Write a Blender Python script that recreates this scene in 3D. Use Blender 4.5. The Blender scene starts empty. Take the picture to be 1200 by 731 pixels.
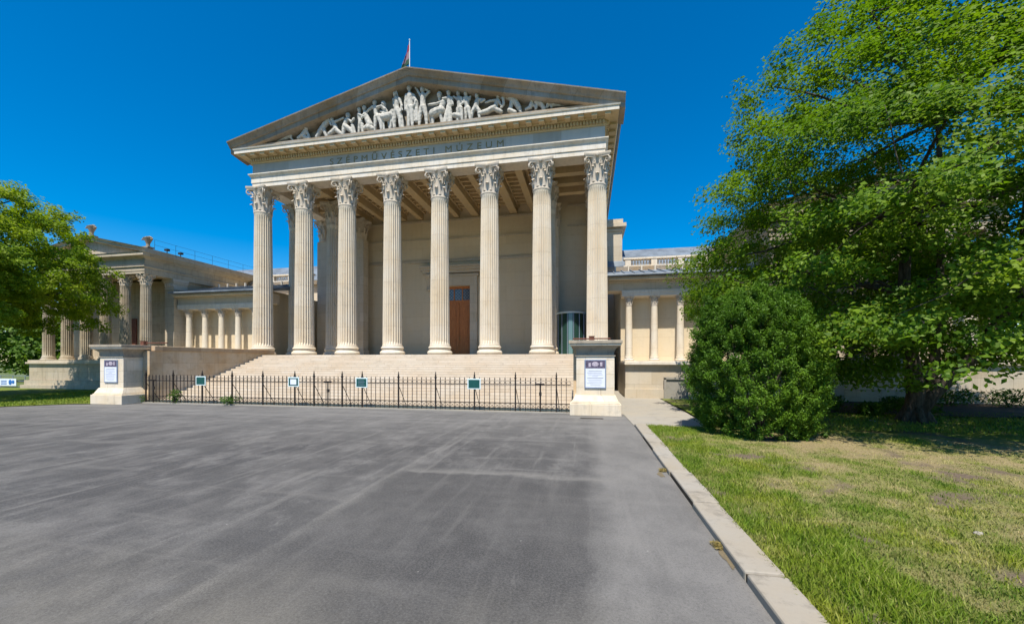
import bpy, math, random
import numpy as np
from mathutils import Vector, Matrix, noise

random.seed(7)
RNG = np.random.default_rng(11)
C = bpy.context.scene.collection
PI = math.pi

# ------------------------------------------------------------------ layout
EYE = 1.65
UC = -8.777            # centre line of the temple front
S = 2.6375             # column spacing
VC = 19.12             # column row
ZS = 1.975             # stylobate
ZA = 11.33             # underside of architrave
FV = 18.76             # frieze plane
FO = 9.595             # half width of frieze
VF = 12.5              # fence line

# ------------------------------------------------------------------ materials
def nt(name):
    m = bpy.data.materials.new(name); m.use_nodes = True
    t = m.node_tree; t.nodes.clear()
    out = t.nodes.new('ShaderNodeOutputMaterial')
    return m, t, out

def lk(t, a, b): t.links.new(a, b)

def mixc(t, fac, a, b, mode='MIX'):
    n = t.nodes.new('ShaderNodeMix'); n.data_type = 'RGBA'; n.blend_type = mode
    for sock, v in ((n.inputs[0], fac), (n.inputs[6], a), (n.inputs[7], b)):
        if isinstance(v, (int, float)): sock.default_value = v
        elif isinstance(v, tuple): sock.default_value = (v[0], v[1], v[2], 1)
        else: lk(t, v, sock)
    return n.outputs[2]

def mathn(t, op, a, b=0.0, clamp=False):
    n = t.nodes.new('ShaderNodeMath'); n.operation = op; n.use_clamp = clamp
    for sock, v in ((n.inputs[0], a), (n.inputs[1], b)):
        if isinstance(v, (int, float)): sock.default_value = v
        else: lk(t, v, sock)
    return n.outputs[0]

def pos(t, scale=(1, 1, 1), loc=(0, 0, 0)):
    g = t.nodes.new('ShaderNodeNewGeometry')
    m = t.nodes.new('ShaderNodeMapping')
    m.inputs['Scale'].default_value = scale; m.inputs['Location'].default_value = loc
    lk(t, g.outputs['Position'], m.inputs['Vector'])
    return m.outputs[0]

def noisen(t, vec, scale, detail=4, rough=.6, dist=0):
    n = t.nodes.new('ShaderNodeTexNoise'); n.inputs['Scale'].default_value = scale
    n.inputs['Detail'].default_value = detail; n.inputs['Roughness'].default_value = rough
    n.inputs['Distortion'].default_value = dist
    lk(t, vec, n.inputs['Vector'])
    return n.outputs[0]

def ramp(t, fac, lo, hi, a=0.0, b=1.0):
    n = t.nodes.new('ShaderNodeMapRange'); n.clamp = True
    n.inputs[1].default_value = lo; n.inputs[2].default_value = hi
    n.inputs[3].default_value = a; n.inputs[4].default_value = b
    lk(t, fac, n.inputs[0]); return n.outputs[0]

def principled(t, out, col, rough=.8, bump=None, bstr=.3, bdist=.02, metal=0, spec=.3):
    p = t.nodes.new('ShaderNodeBsdfPrincipled')
    if isinstance(col, tuple): p.inputs['Base Color'].default_value = (*col, 1)
    else: lk(t, col, p.inputs['Base Color'])
    if isinstance(rough, (int, float)): p.inputs['Roughness'].default_value = rough
    else: lk(t, rough, p.inputs['Roughness'])
    p.inputs['Metallic'].default_value = metal
    p.inputs['Specular IOR Level'].default_value = spec
    if bump is not None:
        b = t.nodes.new('ShaderNodeBump'); b.inputs['Strength'].default_value = bstr
        b.inputs['Distance'].default_value = bdist
        lk(t, bump, b.inputs['Height']); lk(t, b.outputs[0], p.inputs['Normal'])
    lk(t, p.outputs[0], out.inputs[0])
    return p

def simple(name, col, rough=.6, metal=0, var=.25, nscale=8, spec=.3):
    m, t, out = nt(name)
    n = noisen(t, pos(t), nscale, 5, .65)
    c = mixc(t, ramp(t, n, .35, .65), tuple(x * (1 - var) for x in col), tuple(min(1, x * (1 + var * .6)) for x in col))
    principled(t, out, c, rough, n, .15, .01, metal, spec)
    return m

def stone(name, base, dark, warm, blocks=None, joint=.5, wear=.35, streak=.3, rough=.85, var=.26):
    """limestone: blotches, vertical streaks, fine grain and (optionally) ashlar joints"""
    m, t, out = nt(name)
    P = pos(t)
    big = noisen(t, P, .9, 6, .62)
    mid = noisen(t, pos(t, loc=(7, 3, 1)), 3.2, 6, .7)
    st = noisen(t, pos(t, (3.2, 3.2, .22)), 1.6, 5, .65)
    fine = noisen(t, P, 38, 4, .7)
    c = mixc(t, ramp(t, big, .36, .66), base, warm)
    c = mixc(t, mathn(t, 'MULTIPLY', ramp(t, mid, .52, .74), wear), c, dark)
    c = mixc(t, mathn(t, 'MULTIPLY', ramp(t, st, .5, .72), streak), c, dark)
    c = mixc(t, ramp(t, fine, .3, .7, 0, .16), c, tuple(x * .6 for x in base))
    h = mathn(t, 'MULTIPLY', fine, .25)
    if blocks:
        g = t.nodes.new('ShaderNodeNewGeometry')
        sx = t.nodes.new('ShaderNodeSeparateXYZ'); lk(t, g.outputs['Position'], sx.inputs[0])
        cx = t.nodes.new('ShaderNodeCombineXYZ')
        lk(t, mathn(t, 'ADD', sx.outputs[0], sx.outputs[1]), cx.inputs[0]); lk(t, sx.outputs[2], cx.inputs[1])
        b = t.nodes.new('ShaderNodeTexBrick'); lk(t, cx.outputs[0], b.inputs['Vector'])
        b.inputs['Scale'].default_value = 1; b.inputs['Mortar Size'].default_value = .007
        b.inputs['Mortar Smooth'].default_value = .3
        b.inputs['Brick Width'].default_value = blocks[0]; b.inputs['Row Height'].default_value = blocks[1]
        b.inputs['Color1'].default_value = (1.06 - var, 1.05 - var * 1.08, 1.03 - var * 1.2, 1); b.inputs['Color2'].default_value = (1.06, 1.055, 1.05, 1)
        b.inputs['Mortar'].default_value = (joint, joint * .95, joint * .88, 1)
        c = mixc(t, 1.0, c, b.outputs['Color'], 'MULTIPLY')
        h = mathn(t, 'SUBTRACT', h, b.outputs['Fac'])
    principled(t, out, c, rough, h, .35, .012, 0, .2)
    return m

M = {}
M['stone'] = stone('limestone', (.60, .55, .475), (.28, .24, .19), (.62, .53, .40), None, wear=.45, streak=.4)
M['column'] = stone('column limestone', (.62, .57, .485), (.36, .305, .235), (.61, .525, .40), (9.0, 1.15), .76, wear=.4, streak=.35, var=.05)
M['old'] = stone('greyed pavilion limestone', (.45, .405, .33), (.21, .185, .15), (.46, .385, .28), (1.3, .5), .66, wear=.5, streak=.45, var=.16)
M['wall'] = stone('ashlar limestone', (.52, .47, .39), (.28, .245, .2), (.53, .45, .34), (1.5, .62), .66, wear=.35, streak=.2, var=.14)
M['wallplain'] = stone('porch wall limestone', (.60, .52, .39), (.42, .35, .25), (.61, .51, .36), (2.4, .95), .84, wear=.3, streak=.15, var=.07)
M['pale'] = stone('pale limestone', (.66, .62, .56), (.34, .30, .24), (.66, .57, .44), None, wear=.5, streak=.45)
M['pedestal'] = stone('pedestal limestone', (.70, .645, .56), (.34, .29, .22), (.68, .57, .41), (.9, .42), .74, wear=.5, streak=.4, var=.12)
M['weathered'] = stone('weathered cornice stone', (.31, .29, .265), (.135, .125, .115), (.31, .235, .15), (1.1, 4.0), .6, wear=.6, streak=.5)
M['capital'] = stone('carved capital stone', (.55, .49, .42), (.25, .21, .17), (.56, .48, .37), None, wear=.5, streak=.1)
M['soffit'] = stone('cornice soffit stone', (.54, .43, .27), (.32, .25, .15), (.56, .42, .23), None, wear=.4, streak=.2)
M['frieze'] = stone('grey frieze stone', (.45, .455, .44), (.32, .325, .32), (.48, .475, .45), (1.35, 4), .8, wear=.25, streak=.35)  # greyer and cooler than the limestone round it
M['parapet'] = stone('stained parapet stone', (.62, .55, .445), (.32, .26, .19), (.58, .42, .25), (1.15, .52), .62, wear=.6, streak=.4)
M['parapet_top'] = stone('stained coping stone', (.46, .38, .28), (.22, .17, .13), (.47, .31, .18), (1.6, 4), .7, wear=.6, streak=.2)
M['step'] = stone('step limestone', (.60, .54, .46), (.36, .31, .25), (.58, .49, .385), (1.9, ZS / 20), .66, wear=.6, streak=.0, var=.12)
M['floor'] = stone('porch paving', (.64, .56, .44), (.35, .30, .23), (.52, .44, .34), None)
M['marble'] = stone('white statue marble', (.50, .485, .45), (.20, .19, .17), (.51, .485, .43), None, wear=.65, streak=.55)
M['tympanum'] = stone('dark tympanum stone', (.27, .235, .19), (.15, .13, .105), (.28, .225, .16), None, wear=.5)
M['concrete'] = stone('path paving slab', (.30, .285, .255), (.19, .175, .15), (.33, .30, .25), None, wear=.6, streak=0)
M['kerb'] = stone('granite kerb stone', (.31, .29, .255), (.10, .09, .075), (.30, .26, .20), None, wear=.85, streak=0)
M['darkcap'] = stone('blackened coping stone', (.33, .295, .245), (.11, .10, .09), (.40, .33, .24), None, wear=.7, streak=.5)
M['iron'] = simple('dark wrought iron', (.035, .03, .028), .6, .4)
M['rust'] = simple('rusty brown steel', (.15, .06, .04), .75)
M['wood'] = None
M['zinc'] = simple('blue grey zinc roofing', (.15, .18, .215), .55, 0, .35, 1.2, .4)
M['gilt'] = simple('dull gilded bronze', (.25, .20, .085), .5, .1)
M['green_sign'] = simple('dark green enamel', (.01, .075, .07), .4, 0, .1)
M['white_paint'] = simple('white enamel', (.62, .74, .76), .5, 0, .08)
M['paper'] = simple('printed paper', (.66, .70, .80), .7, 0, .05)
M['ink'] = simple('grey print', (.33, .36, .45), .7, 0, .05)
M['purple'] = simple('dark purple print', (.10, .085, .14), .7, 0, .5, 24)
M['print_pale'] = simple('pale pink print', (.45, .40, .48), .7, 0, .5, 40)
M['alu'] = simple('blue grey poster frame', (.26, .31, .42), .4, .4, .1)
M['black'] = simple('black plastic', (.02, .02, .02), .5)
M['bark'] = None
M['red'] = simple('red flag cloth', (.26, .012, .04), .8)
M['white_cloth'] = simple('white flag cloth', (.24, .15, .19), .8, 0, .1)
M['green_cloth'] = simple('green flag cloth', (.012, .06, .035), .8)
M['banner'] = simple('white banner cloth', (.68, .74, .82), .7, 0, .1)
M['banner_blue'] = simple('blue banner print', (.02, .14, .45), .7, 0, .2)
M['plaster'] = simple('distant grey plaster', (.30, .34, .40), .85, 0, .1, .5)
M['plaster_warm'] = simple('distant cream plaster', (.62, .58, .50), .85, 0, .1, .5)

def wood_mat():
    m, t, out = nt('varnished oak')
    n = noisen(t, pos(t, (9, 9, .8)), 3, 6, .65, .6)
    c = mixc(t, ramp(t, n, .3, .7), (.30, .095, .025), (.52, .20, .06))
    principled(t, out, c, .45, n, .2, .01)
    return m
M['wood'] = wood_mat()

def glass_mat():
    m, t, out = nt('green tinted glass')
    p = principled(t, out, (.02, .055, .045), .06, None, spec=.6)
    return m
M['glass'] = glass_mat()
m, t, out = nt('painted glass reflection'); principled(t, out, (.10, .19, .22), .08, None, spec=.6); M['glass_reflection'] = m  # pale blue colour stands in for the reflection in the door gap
m, t, out = nt('leaded window glass')
ck = t.nodes.new('ShaderNodeTexChecker'); ck.inputs['Scale'].default_value = 9
lk(t, pos(t), ck.inputs['Vector'])
principled(t, out, mixc(t, ck.outputs[1], (.05, .06, .08), (.16, .17, .19)), .15, None, spec=.6); M['lattice'] = m

def bark_mat():
    m, t, out = nt('dark furrowed bark')
    n = noisen(t, pos(t, (14, 14, 2.5)), 1.5, 8, .7, .4)
    n2 = noisen(t, pos(t), 2.2, 3)
    c = mixc(t, ramp(t, n, .35, .65), (.028, .023, .018), (.12, .10, .08))
    c = mixc(t, ramp(t, n2, .5, .8, 0, .4), c, (.08, .085, .05))
    principled(t, out, c, .95, n, .9, .05)
    return m
M['bark'] = bark_mat()

def leaf_mat(name, dark, light, yellow, trans=.35):
    m, t, out = nt(name)
    a = t.nodes.new('ShaderNodeAttribute'); a.attribute_name = 'tint'
    big = noisen(t, pos(t), .55, 3)
    c = mixc(t, a.outputs['Fac'], dark, light)
    c = mixc(t, ramp(t, big, .45, .7, 0, .6), c, yellow)
    d = t.nodes.new('ShaderNodeBsdfPrincipled'); d.inputs['Roughness'].default_value = .55
    d.inputs['Specular IOR Level'].default_value = .25
    lk(t, c, d.inputs['Base Color'])
    tr = t.nodes.new('ShaderNodeBsdfTranslucent')
    lk(t, mixc(t, 1.0, c, (1.25, 1.35, .5), 'MULTIPLY'), tr.inputs[0])
    mx = t.nodes.new('ShaderNodeMixShader'); mx.inputs[0].default_value = trans
    lk(t, d.outputs[0], mx.inputs[1]); lk(t, tr.outputs[0], mx.inputs[2]); lk(t, mx.outputs[0], out.inputs[0])
    return m
M['leaf'] = leaf_mat('elm leaf', (.05, .125, .008), (.185, .295, .014), (.235, .315, .016), .44)
M['leaf_dark'] = leaf_mat('dark green leaf', (.03, .085, .010), (.08, .17, .018), (.10, .19, .02), .35)  # deeper green leaf for the low shrubs and one slim tree
M['leaf_left'] = leaf_mat('maple leaf', (.10, .185, .010), (.28, .39, .018), (.35, .39, .02), .5)
M['yew'] = leaf_mat('yew needle', (.03, .085, .007), (.10, .205, .012), (.125, .22, .012), .25)
M['straw'] = leaf_mat('dry straw', (.22, .17, .06), (.40, .32, .13), (.34, .30, .10), .3)
M['weed'] = leaf_mat('weed leaf', (.05, .11, .02), (.10, .19, .03), (.12, .18, .03), .35)
M['far_leaf'] = leaf_mat('distant tree leaf', (.05, .11, .012), (.14, .25, .025), (.19, .28, .025), .4)

def asphalt_mat():
    m, t, out = nt('worn asphalt')
    g = t.nodes.new('ShaderNodeNewGeometry')
    sx = t.nodes.new('ShaderNodeSeparateXYZ'); lk(t, g.outputs['Position'], sx.inputs[0])
    wob = noisen(t, pos(t), 1.3, 4, .6)
    X = mathn(t, 'ADD', sx.outputs[0], mathn(t, 'MULTIPLY', mathn(t, 'SUBTRACT', wob, .5), .22))
    Y = mathn(t, 'ADD', sx.outputs[1], mathn(t, 'MULTIPLY', mathn(t, 'SUBTRACT', wob, .5), .5))
    big = noisen(t, pos(t, (.8, .35, 1)), .55, 5, .6, .5)
    mid = noisen(t, pos(t, (1.1, .7, 1), (4, 2, 0)), .9, 7, .72, .1)
    streak = noisen(t, pos(t, (3.5, .22, 1)), 1.5, 5, .65)
    cross = noisen(t, pos(t, (.25, 2.2, 1), (9, 1, 0)), 1.1, 5, .65, .4)
    fine = noisen(t, pos(t), 55, 4, .85)
    blot = noisen(t, pos(t, (1, .75, 1), (11, 5, 0)), 1.35, 9, .74, .15)
    scuff = noisen(t, pos(t, (2.6, .5, 1), (1, 15, 0)), 3.2, 6, .8, .2)
    grain = noisen(t, pos(t, loc=(3, 1, 0)), 48, 5, .85)
    grit = noisen(t, pos(t), 240, 2, .8)
    c = mixc(t, ramp(t, big, .36, .66), (.042, .042, .044), (.074, .073, .072))
    c = mixc(t, ramp(t, mid, .47, .68, 0, .8), c, (.135, .131, .127))
    c = mixc(t, ramp(t, blot, .50, .64, 0, .75), c, (.150, .146, .141))
    c = mixc(t, ramp(t, blot, .34, .48, .6, 0), c, (.034, .034, .035))
    c = mixc(t, ramp(t, scuff, .58, .72, 0, .5), c, (.215, .208, .197))
    c = mixc(t, ramp(t, streak, .54, .70, 0, .6), c, (.175, .169, .160))
    c = mixc(t, ramp(t, cross, .55, .70, 0, .5), c, (.165, .159, .150))
    # resurfaced lane left of the kerb strip, dusty strip by the kerb, and far end
    lane = mathn(t, 'MULTIPLY', ramp(t, X, -2.86, -2.76), ramp(t, X, -.05, .12, 1, 0))
    lane = mathn(t, 'MULTIPLY', lane, ramp(t, Y, 5.3, 5.9, 1, 0))
    c = mixc(t, mathn(t, 'MULTIPLY', lane, .5), c, (.044, .043, .043))
    c = mixc(t, mathn(t, 'MULTIPLY', ramp(t, X, -.02, .3), ramp(t, mid, .3, .6, .35, .8)), c, (.205, .198, .188))
    seam = mathn(t, 'MULTIPLY', ramp(t, X, -2.84, -2.79), ramp(t, X, -2.79, -2.62, 1, 0))
    seam = mathn(t, 'MULTIPLY', seam, ramp(t, fine, .35, .65, .15, 1))
    c = mixc(t, mathn(t, 'MULTIPLY', seam, mathn(t, 'MULTIPLY', ramp(t, mid, .35, .6, .2, 1), .6)), c, (.25, .24, .22))
    cr = mathn(t, 'MULTIPLY', ramp(t, Y, 5.45, 5.55), ramp(t, Y, 5.6, 5.8, 1, 0))
    cr = mathn(t, 'MULTIPLY', cr, mathn(t, 'MULTIPLY', ramp(t, X, -2.8, -2.6), ramp(t, X, .2, .6, 1, 0)))
    c = mixc(t, mathn(t, 'MULTIPLY', cr, .4), c, (.25, .24, .22))
    c = mixc(t, mathn(t, 'MULTIPLY', ramp(t, Y, 7.0, 11.5), ramp(t, cross, .3, .6, .15, .7)), c, (.20, .197, .192))
    br = mathn(t, 'MULTIPLY', ramp(t, Y, 2.0, 3.0, 1, 0), ramp(t, mid, .3, .7))
    c = mixc(t, mathn(t, 'MULTIPLY', br, .55), c, (.20, .185, .15))
    c = mixc(t, ramp(t, fine, .42, .72, 0, .5), c, (.22, .213, .203))
    c = mixc(t, ramp(t, grain, .34, .52, .38, 0), c, (.025, .025, .025))
    c = mixc(t, ramp(t, grit, .3, .5, .5, 0), c, (.02, .02, .02))
    v = t.nodes.new('ShaderNodeTexVoronoi'); v.inputs['Scale'].default_value = 2.6; lk(t, pos(t), v.inputs['Vector'])
    c = mixc(t, ramp(t, v.outputs['Distance'], .012, .022, .5, 0), c, (.5, .48, .45))
    h = mathn(t, 'ADD', mathn(t, 'MULTIPLY', fine, .5), grit)
    principled(t, out, c, ramp(t, mid, .3, .7, .75, .95), h, .55, .006, 0, .25)
    return m
M['asphalt'] = asphalt_mat()

def lawn_mat(name, blade):
    m, t, out = nt(name)
    a = t.nodes.new('ShaderNodeAttribute'); a.attribute_name = 'dry'
    b = t.nodes.new('ShaderNodeAttribute'); b.attribute_name = 'tint'
    n = noisen(t, pos(t), 6, 6, .7)
    n2 = noisen(t, pos(t), 45, 4, .75)
    if blade:
        g = mixc(t, b.outputs['Fac'], (.065, .15, .010), (.20, .29, .018))
        big = noisen(t, pos(t), 1.1, 4, .6)
        g = mixc(t, ramp(t, big, .48, .66, 0, .7), g, (.31, .33, .03))
        g = mixc(t, ramp(t, n, .52, .75, 0, .5), g, (.27, .29, .05))
        s = mixc(t, b.outputs['Fac'], (.30, .235, .10), (.54, .45, .21))
        c = mixc(t, a.outputs['Fac'], g, s)
    else:
        g = mixc(t, ramp(t, n2, .3, .7), (.07, .11, .015), (.17, .23, .03))
        s = mixc(t, ramp(t, n2, .3, .7), (.17, .13, .075), (.36, .30, .16))
        c = mixc(t, a.outputs['Fac'], g, s)
        ba = t.nodes.new('ShaderNodeAttribute'); ba.attribute_name = 'bare'
        c = mixc(t, ba.outputs['Fac'], c, mixc(t, ramp(t, n2, .3, .7), (.085, .065, .05), (.20, .155, .115)))
    if blade:
        d = t.nodes.new('ShaderNodeBsdfPrincipled'); d.inputs['Roughness'].default_value = .6
        d.inputs['Specular IOR Level'].default_value = .2
        lk(t, c, d.inputs['Base Color'])
        tr = t.nodes.new('ShaderNodeBsdfTranslucent'); lk(t, c, tr.inputs[0])
        mx = t.nodes.new('ShaderNodeMixShader'); mx.inputs[0].default_value = .3
        lk(t, d.outputs[0], mx.inputs[1]); lk(t, tr.outputs[0], mx.inputs[2]); lk(t, mx.outputs[0], out.inputs[0])
    else:
        principled(t, out, c, .95, n2, .8, .03, 0, .1)
    return m
M['lawn'] = lawn_mat('lawn soil and thatch', False)
M['blade'] = lawn_mat('grass blade', True)

m, t, out = nt('far ground')
n = noisen(t, pos(t), .25, 6, .7)
principled(t, out, mixc(t, ramp(t, n, .3, .7), (.05, .085, .02), (.13, .15, .05)), .95); M['far'] = m
m, t, out = nt('orange moss and grit')
n = noisen(t, pos(t), 70, 5, .8)
principled(t, out, mixc(t, ramp(t, n, .35, .65), (.10, .09, .07), (.19, .145, .075)), .95, n, .5, .01); M['moss'] = m
m, t, out = nt('garden soil')
n = noisen(t, pos(t), 5, 6, .7)
principled(t, out, mixc(t, ramp(t, n, .3, .7), (.035, .026, .018), (.09, .065, .04)), .95, n, .6, .03); M['soil'] = m

# ------------------------------------------------------------------ mesh helpers
class MB:
    def __init__(s): s.v = []; s.f = []
    def add(s, vs, fs):
        o = len(s.v); s.v += [tuple(p) for p in vs]; s.f += [tuple(i + o for i in f) for f in fs]; return s
    def box(s, x0, x1, y0, y1, z0, z1, M4=None):
        if x1 < x0: x0, x1 = x1, x0
        vs = [(x0, y0, z0), (x1, y0, z0), (x1, y1, z0), (x0, y1, z0), (x0, y0, z1), (x1, y0, z1), (x1, y1, z1), (x0, y1, z1)]
        if M4: vs = [M4 @ Vector(p) for p in vs]
        return s.add(vs, [(0, 3, 2, 1), (4, 5, 6, 7), (0, 1, 5, 4), (1, 2, 6, 5), (2, 3, 7, 6), (3, 0, 4, 7)])
    def frustum(s, a, b, z0, z1):
        """a,b = (x0,x1,y0,y1) rectangles at z0 and z1"""
        vs = [(a[0], a[2], z0), (a[1], a[2], z0), (a[1], a[3], z0), (a[0], a[3], z0), (b[0], b[2], z1), (b[1], b[2], z1), (b[1], b[3], z1), (b[0], b[3], z1)]
        return s.add(vs, [(0, 3, 2, 1), (4, 5, 6, 7), (0, 1, 5, 4), (1, 2, 6, 5), (2, 3, 7, 6), (3, 0, 4, 7)])
    def lathe(s, prof, n=32, c=(0, 0, 0), cap=True):
        vs = []; fs = []
        for r, z in prof:
            for i in range(n):
                a = 2 * PI * i / n; vs.append((c[0] + r * math.cos(a), c[1] + r * math.sin(a), c[2] + z))
        for k in range(len(prof) - 1):
            for i in range(n):
                j = (i + 1) % n; fs.append((k * n + i, k * n + j, (k + 1) * n + j, (k + 1) * n + i))
        if cap:
            fs.append(tuple(range(n))[::-1]); fs.append(tuple((len(prof) - 1) * n + i for i in range(n)))
        return s.add(vs, fs)
    def tube(s, pts, rad, n=8, cap=True):
        pts = [Vector(p) for p in pts]
        if isinstance(rad, (int, float)): rad = [rad] * len(pts)
        vs = []; fs = []; prev = None
        for i, p in enumerate(pts):
            d = (pts[min(i + 1, len(pts) - 1)] - pts[max(i - 1, 0)]).normalized()
            if prev is None:
                x = d.orthogonal().normalized()
            else:
                x = (prev - d * prev.dot(d))
                x = x.normalized() if x.length > 1e-6 else d.orthogonal().normalized()
            prev = x; y = d.cross(x)
            for k in range(n):
                a = 2 * PI * k / n; vs.append(p + (x * math.cos(a) + y * math.sin(a)) * rad[i])
        for i in range(len(pts) - 1):
            for k in range(n):
                j = (k + 1) % n; fs.append((i * n + k, i * n + j, (i + 1) * n + j, (i + 1) * n + k))
        if cap:
            fs.append(tuple(range(n))[::-1]); fs.append(tuple((len(pts) - 1) * n + k for k in range(n)))
        return s.add(vs, fs)
    def sphere(s, c, r, n=12, m=8):
        if isinstance(r, (int, float)): r = (r, r, r)
        prof = []
        vs = [(c[0], c[1], c[2] - r[2])]; fs = []
        for k in range(1, m):
            th = PI * k / m
            for i in range(n):
                a = 2 * PI * i / n
                vs.append((c[0] + r[0] * math.sin(th) * math.cos(a), c[1] + r[1] * math.sin(th) * math.sin(a), c[2] - r[2] * math.cos(th)))
        vs.append((c[0], c[1], c[2] + r[2])); L = len(vs) - 1
        for i in range(n):
            j = (i + 1) % n
            fs.append((0, 1 + j, 1 + i)); fs.append((L, 1 + (m - 2) * n + i, 1 + (m - 2) * n + j))
            for k in range(m - 2): fs.append((1 + k * n + i, 1 + k * n + j, 1 + (k + 1) * n + j, 1 + (k + 1) * n + i))
        return s.add(vs, fs)
    def sweep(s, path, prof, close=True):
        """path: list of (x,y,nx,ny) where n = outward offset direction (mitred); prof: (offset,z) closed polygon"""
        n = len(prof); vs = []; fs = []
        for x, y, nx, ny in path:
            for o, z in prof: vs.append((x + nx * o, y + ny * o, z))
        for i in range(len(path) - 1):
            for k in range(n):
                j = (k + 1) % n; fs.append((i * n + k, i * n + j, (i + 1) * n + j, (i + 1) * n + k))
        fs.append(tuple(range(n))); fs.append(tuple((len(path) - 1) * n + k for k in range(n))[::-1])
        return s.add(vs, fs)
    def build(s, name, mat, parent=None, smooth=False, fix=True, bevel=0, loc=None, auto=None):
        me = bpy.data.meshes.new(name); me.from_pydata(s.v, [], s.f)
        if fix:
            import bmesh
            bm = bmesh.new(); bm.from_mesh(me); bmesh.ops.recalc_face_normals(bm, faces=bm.faces); bm.to_mesh(me); bm.free()
        for mm in (mat if isinstance(mat, (list, tuple)) else [mat]): me.materials.append(mm)
        if smooth: me.polygons.foreach_set('use_smooth', [True] * len(me.polygons))
        me.update()
        o = bpy.data.objects.new(name, me); C.objects.link(o)
        if loc: o.location = loc
        if parent: o.parent = parent
        if auto:
            me.polygons.foreach_set('use_smooth', [True] * len(me.polygons)); me.set_sharp_from_angle(angle=math.radians(auto))
        if bevel:
            b = o.modifiers.new('bevel', 'BEVEL'); b.width = bevel; b.segments = 2; b.limit_method = 'ANGLE'; b.angle_limit = math.radians(40)
        return o

def empty(name, loc, label, cat, group=None):
    o = bpy.data.objects.new(name, None); C.objects.link(o); o.location = loc; o.empty_display_size = .3
    return tag(o, label, cat, group)
def tag(o, label, cat, group=None, kind=None):
    if label: o['label'] = label
    if cat: o['category'] = cat
    if group: o['group'] = group
    if kind: o['kind'] = kind
    return o
def struct(o): o['kind'] = 'structure'; return o
def keep(o, parent):
    """parent a mesh built in world coordinates to a thing whose Empty stands elsewhere"""
    o.parent = parent; o.matrix_parent_inverse = Matrix.Translation(parent.location).inverted(); return o
def copy_tree(o, parent=None):
    c = o.copy(); C.objects.link(c)
    if parent: c.parent = parent
    for ch in list(o.children): copy_tree(ch, c)
    return c

# ------------------------------------------------------------------ ground
def sheet(name, poly, z, mat):
    b = MB(); b.add([(x, y, z) for x, y in poly], [tuple(range(len(poly)))])
    return struct(b.build(name, mat))
sheet('ground', [(-900, -900), (900, -900), (900, 1100), (-900, 1100)], -.03, M['far'])
sheet('asphalt_forecourt', [(-60, -30), (1.17, -30), (1.17, 10.45), (1.1, 12.6), (-18.6, 12.6), (-18.75, 11.72), (-19.4, 11.55), (-21.0, 10.15), (-24, 8.6), (-60, 3.5)], 0, M['asphalt'])
sheet('stone_path', [(1.17, 10.4), (3.0, 10.4), (3.1, 13.4), (3.1, 18.15), (1.72, 18.16), (1.72, 25.45), (.78, 25.45), (.8, 12.7), (1.1, 12.5)], .012, M['concrete'])

def dryness(x, y):
    n = noise.noise((x * .7 + y * .25, y * .5 - x * .2, 3.1)) * .6 + noise.noise((x * 1.9, y * 1.6, 9.3)) * .55 + noise.noise((x * 4.6, y * 4.6, 1.7)) * .42 + noise.noise((x * 11, y * 11, 6.7)) * .25
    e = math.exp(-((x - 1.75) / .7) ** 2) * .38                     # lush beside the kerb
    far = max(0, min(1, (y - 5.6) / 1.6)) * max(0, min(1, (10.0 - y) / 1.0)) * max(0, min(1, (x - 2.4) / 1.2))
    mid = math.exp(-((x - 4.4) / 1.2) ** 2) * max(0, min(1, (6.5 - y) / 3)) * .2
    d = .40 + n * 1.05 - e + far * .30 + mid
    if y > 10.0: d -= .25 * min(1, (y - 10.0) / .5)
    return max(0, min(1, d))
def bareness(x, y):
    n = noise.noise((x * .9 + 4, y * .8, 21.0)) * .7 + noise.noise((x * 2.6, y * 2.4, 15.0)) * .5 + noise.noise((x * 8, y * 8, 2.0)) * .22
    return max(0, min(1, (n - .17) * 3.2))
def lawn_grid(name, x0, x1, y0, y1, step, zf, dry, label=None):
    nx = int((x1 - x0) / step) + 1; ny = int((y1 - y0) / step) + 1
    vs = []; dr = []; ba = []
    for j in range(ny):
        for i in range(nx):
            x = x0 + (x1 - x0) * i / (nx - 1); y = y0 + (y1 - y0) * j / (ny - 1)
            vs.append((x, y, zf(x, y))); dr.append(dry(x, y)); ba.append(bareness(x, y))
    fs = [(j * nx + i, j * nx + i + 1, (j + 1) * nx + i + 1, (j + 1) * nx + i) for j in range(ny - 1) for i in range(nx - 1)]
    b = MB(); b.add(vs, fs); o = b.build(name, M['lawn'], smooth=True, fix=False)
    at = o.data.attributes.new('dry', 'FLOAT', 'POINT'); at.data.foreach_set('value', dr)
    at = o.data.attributes.new('bare', 'FLOAT', 'POINT'); at.data.foreach_set('value', ba)
    return struct(o)
def zlawn(x, y): return .045 + .02 * noise.noise((x * 1.1, y * 1.1, 0)) + .012 * noise.noise((x * 4, y * 4, 2)) - (.05 if y > 10.3 and x < 3.1 else 0)
lawn_grid('lawn', 1.43, 14, 0, 10.39, .07, zlawn, dryness)
lawn_grid('lawn_by_museum', 3.12, 24, 10.39, 17.6, .25, lambda x, y: .05 + .02 * noise.noise((x, y, 0)), dryness)
def dry2(x, y): return max(0, min(.6, .12 + noise.noise((x * .5, y * .8, 5)) * .4))
b = MB(); b.add([(-18.8, 11.72, .02), (-19.4, 11.6, .02), (-21.0, 10.2, .02), (-24, 8.65, .02), (-60, 3.6, .02), (-60, 17.6, .02), (-18.8, 17.6, .02)], [(0, 1, 2, 3, 4, 5, 6)])
o = b.build('lawn_beside_pavilion', M['lawn'], fix=False); struct(o)
at = o.data.attributes.new('dry', 'FLOAT', 'POINT'); at.data.foreach_set('value', [.12] * 7)

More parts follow.
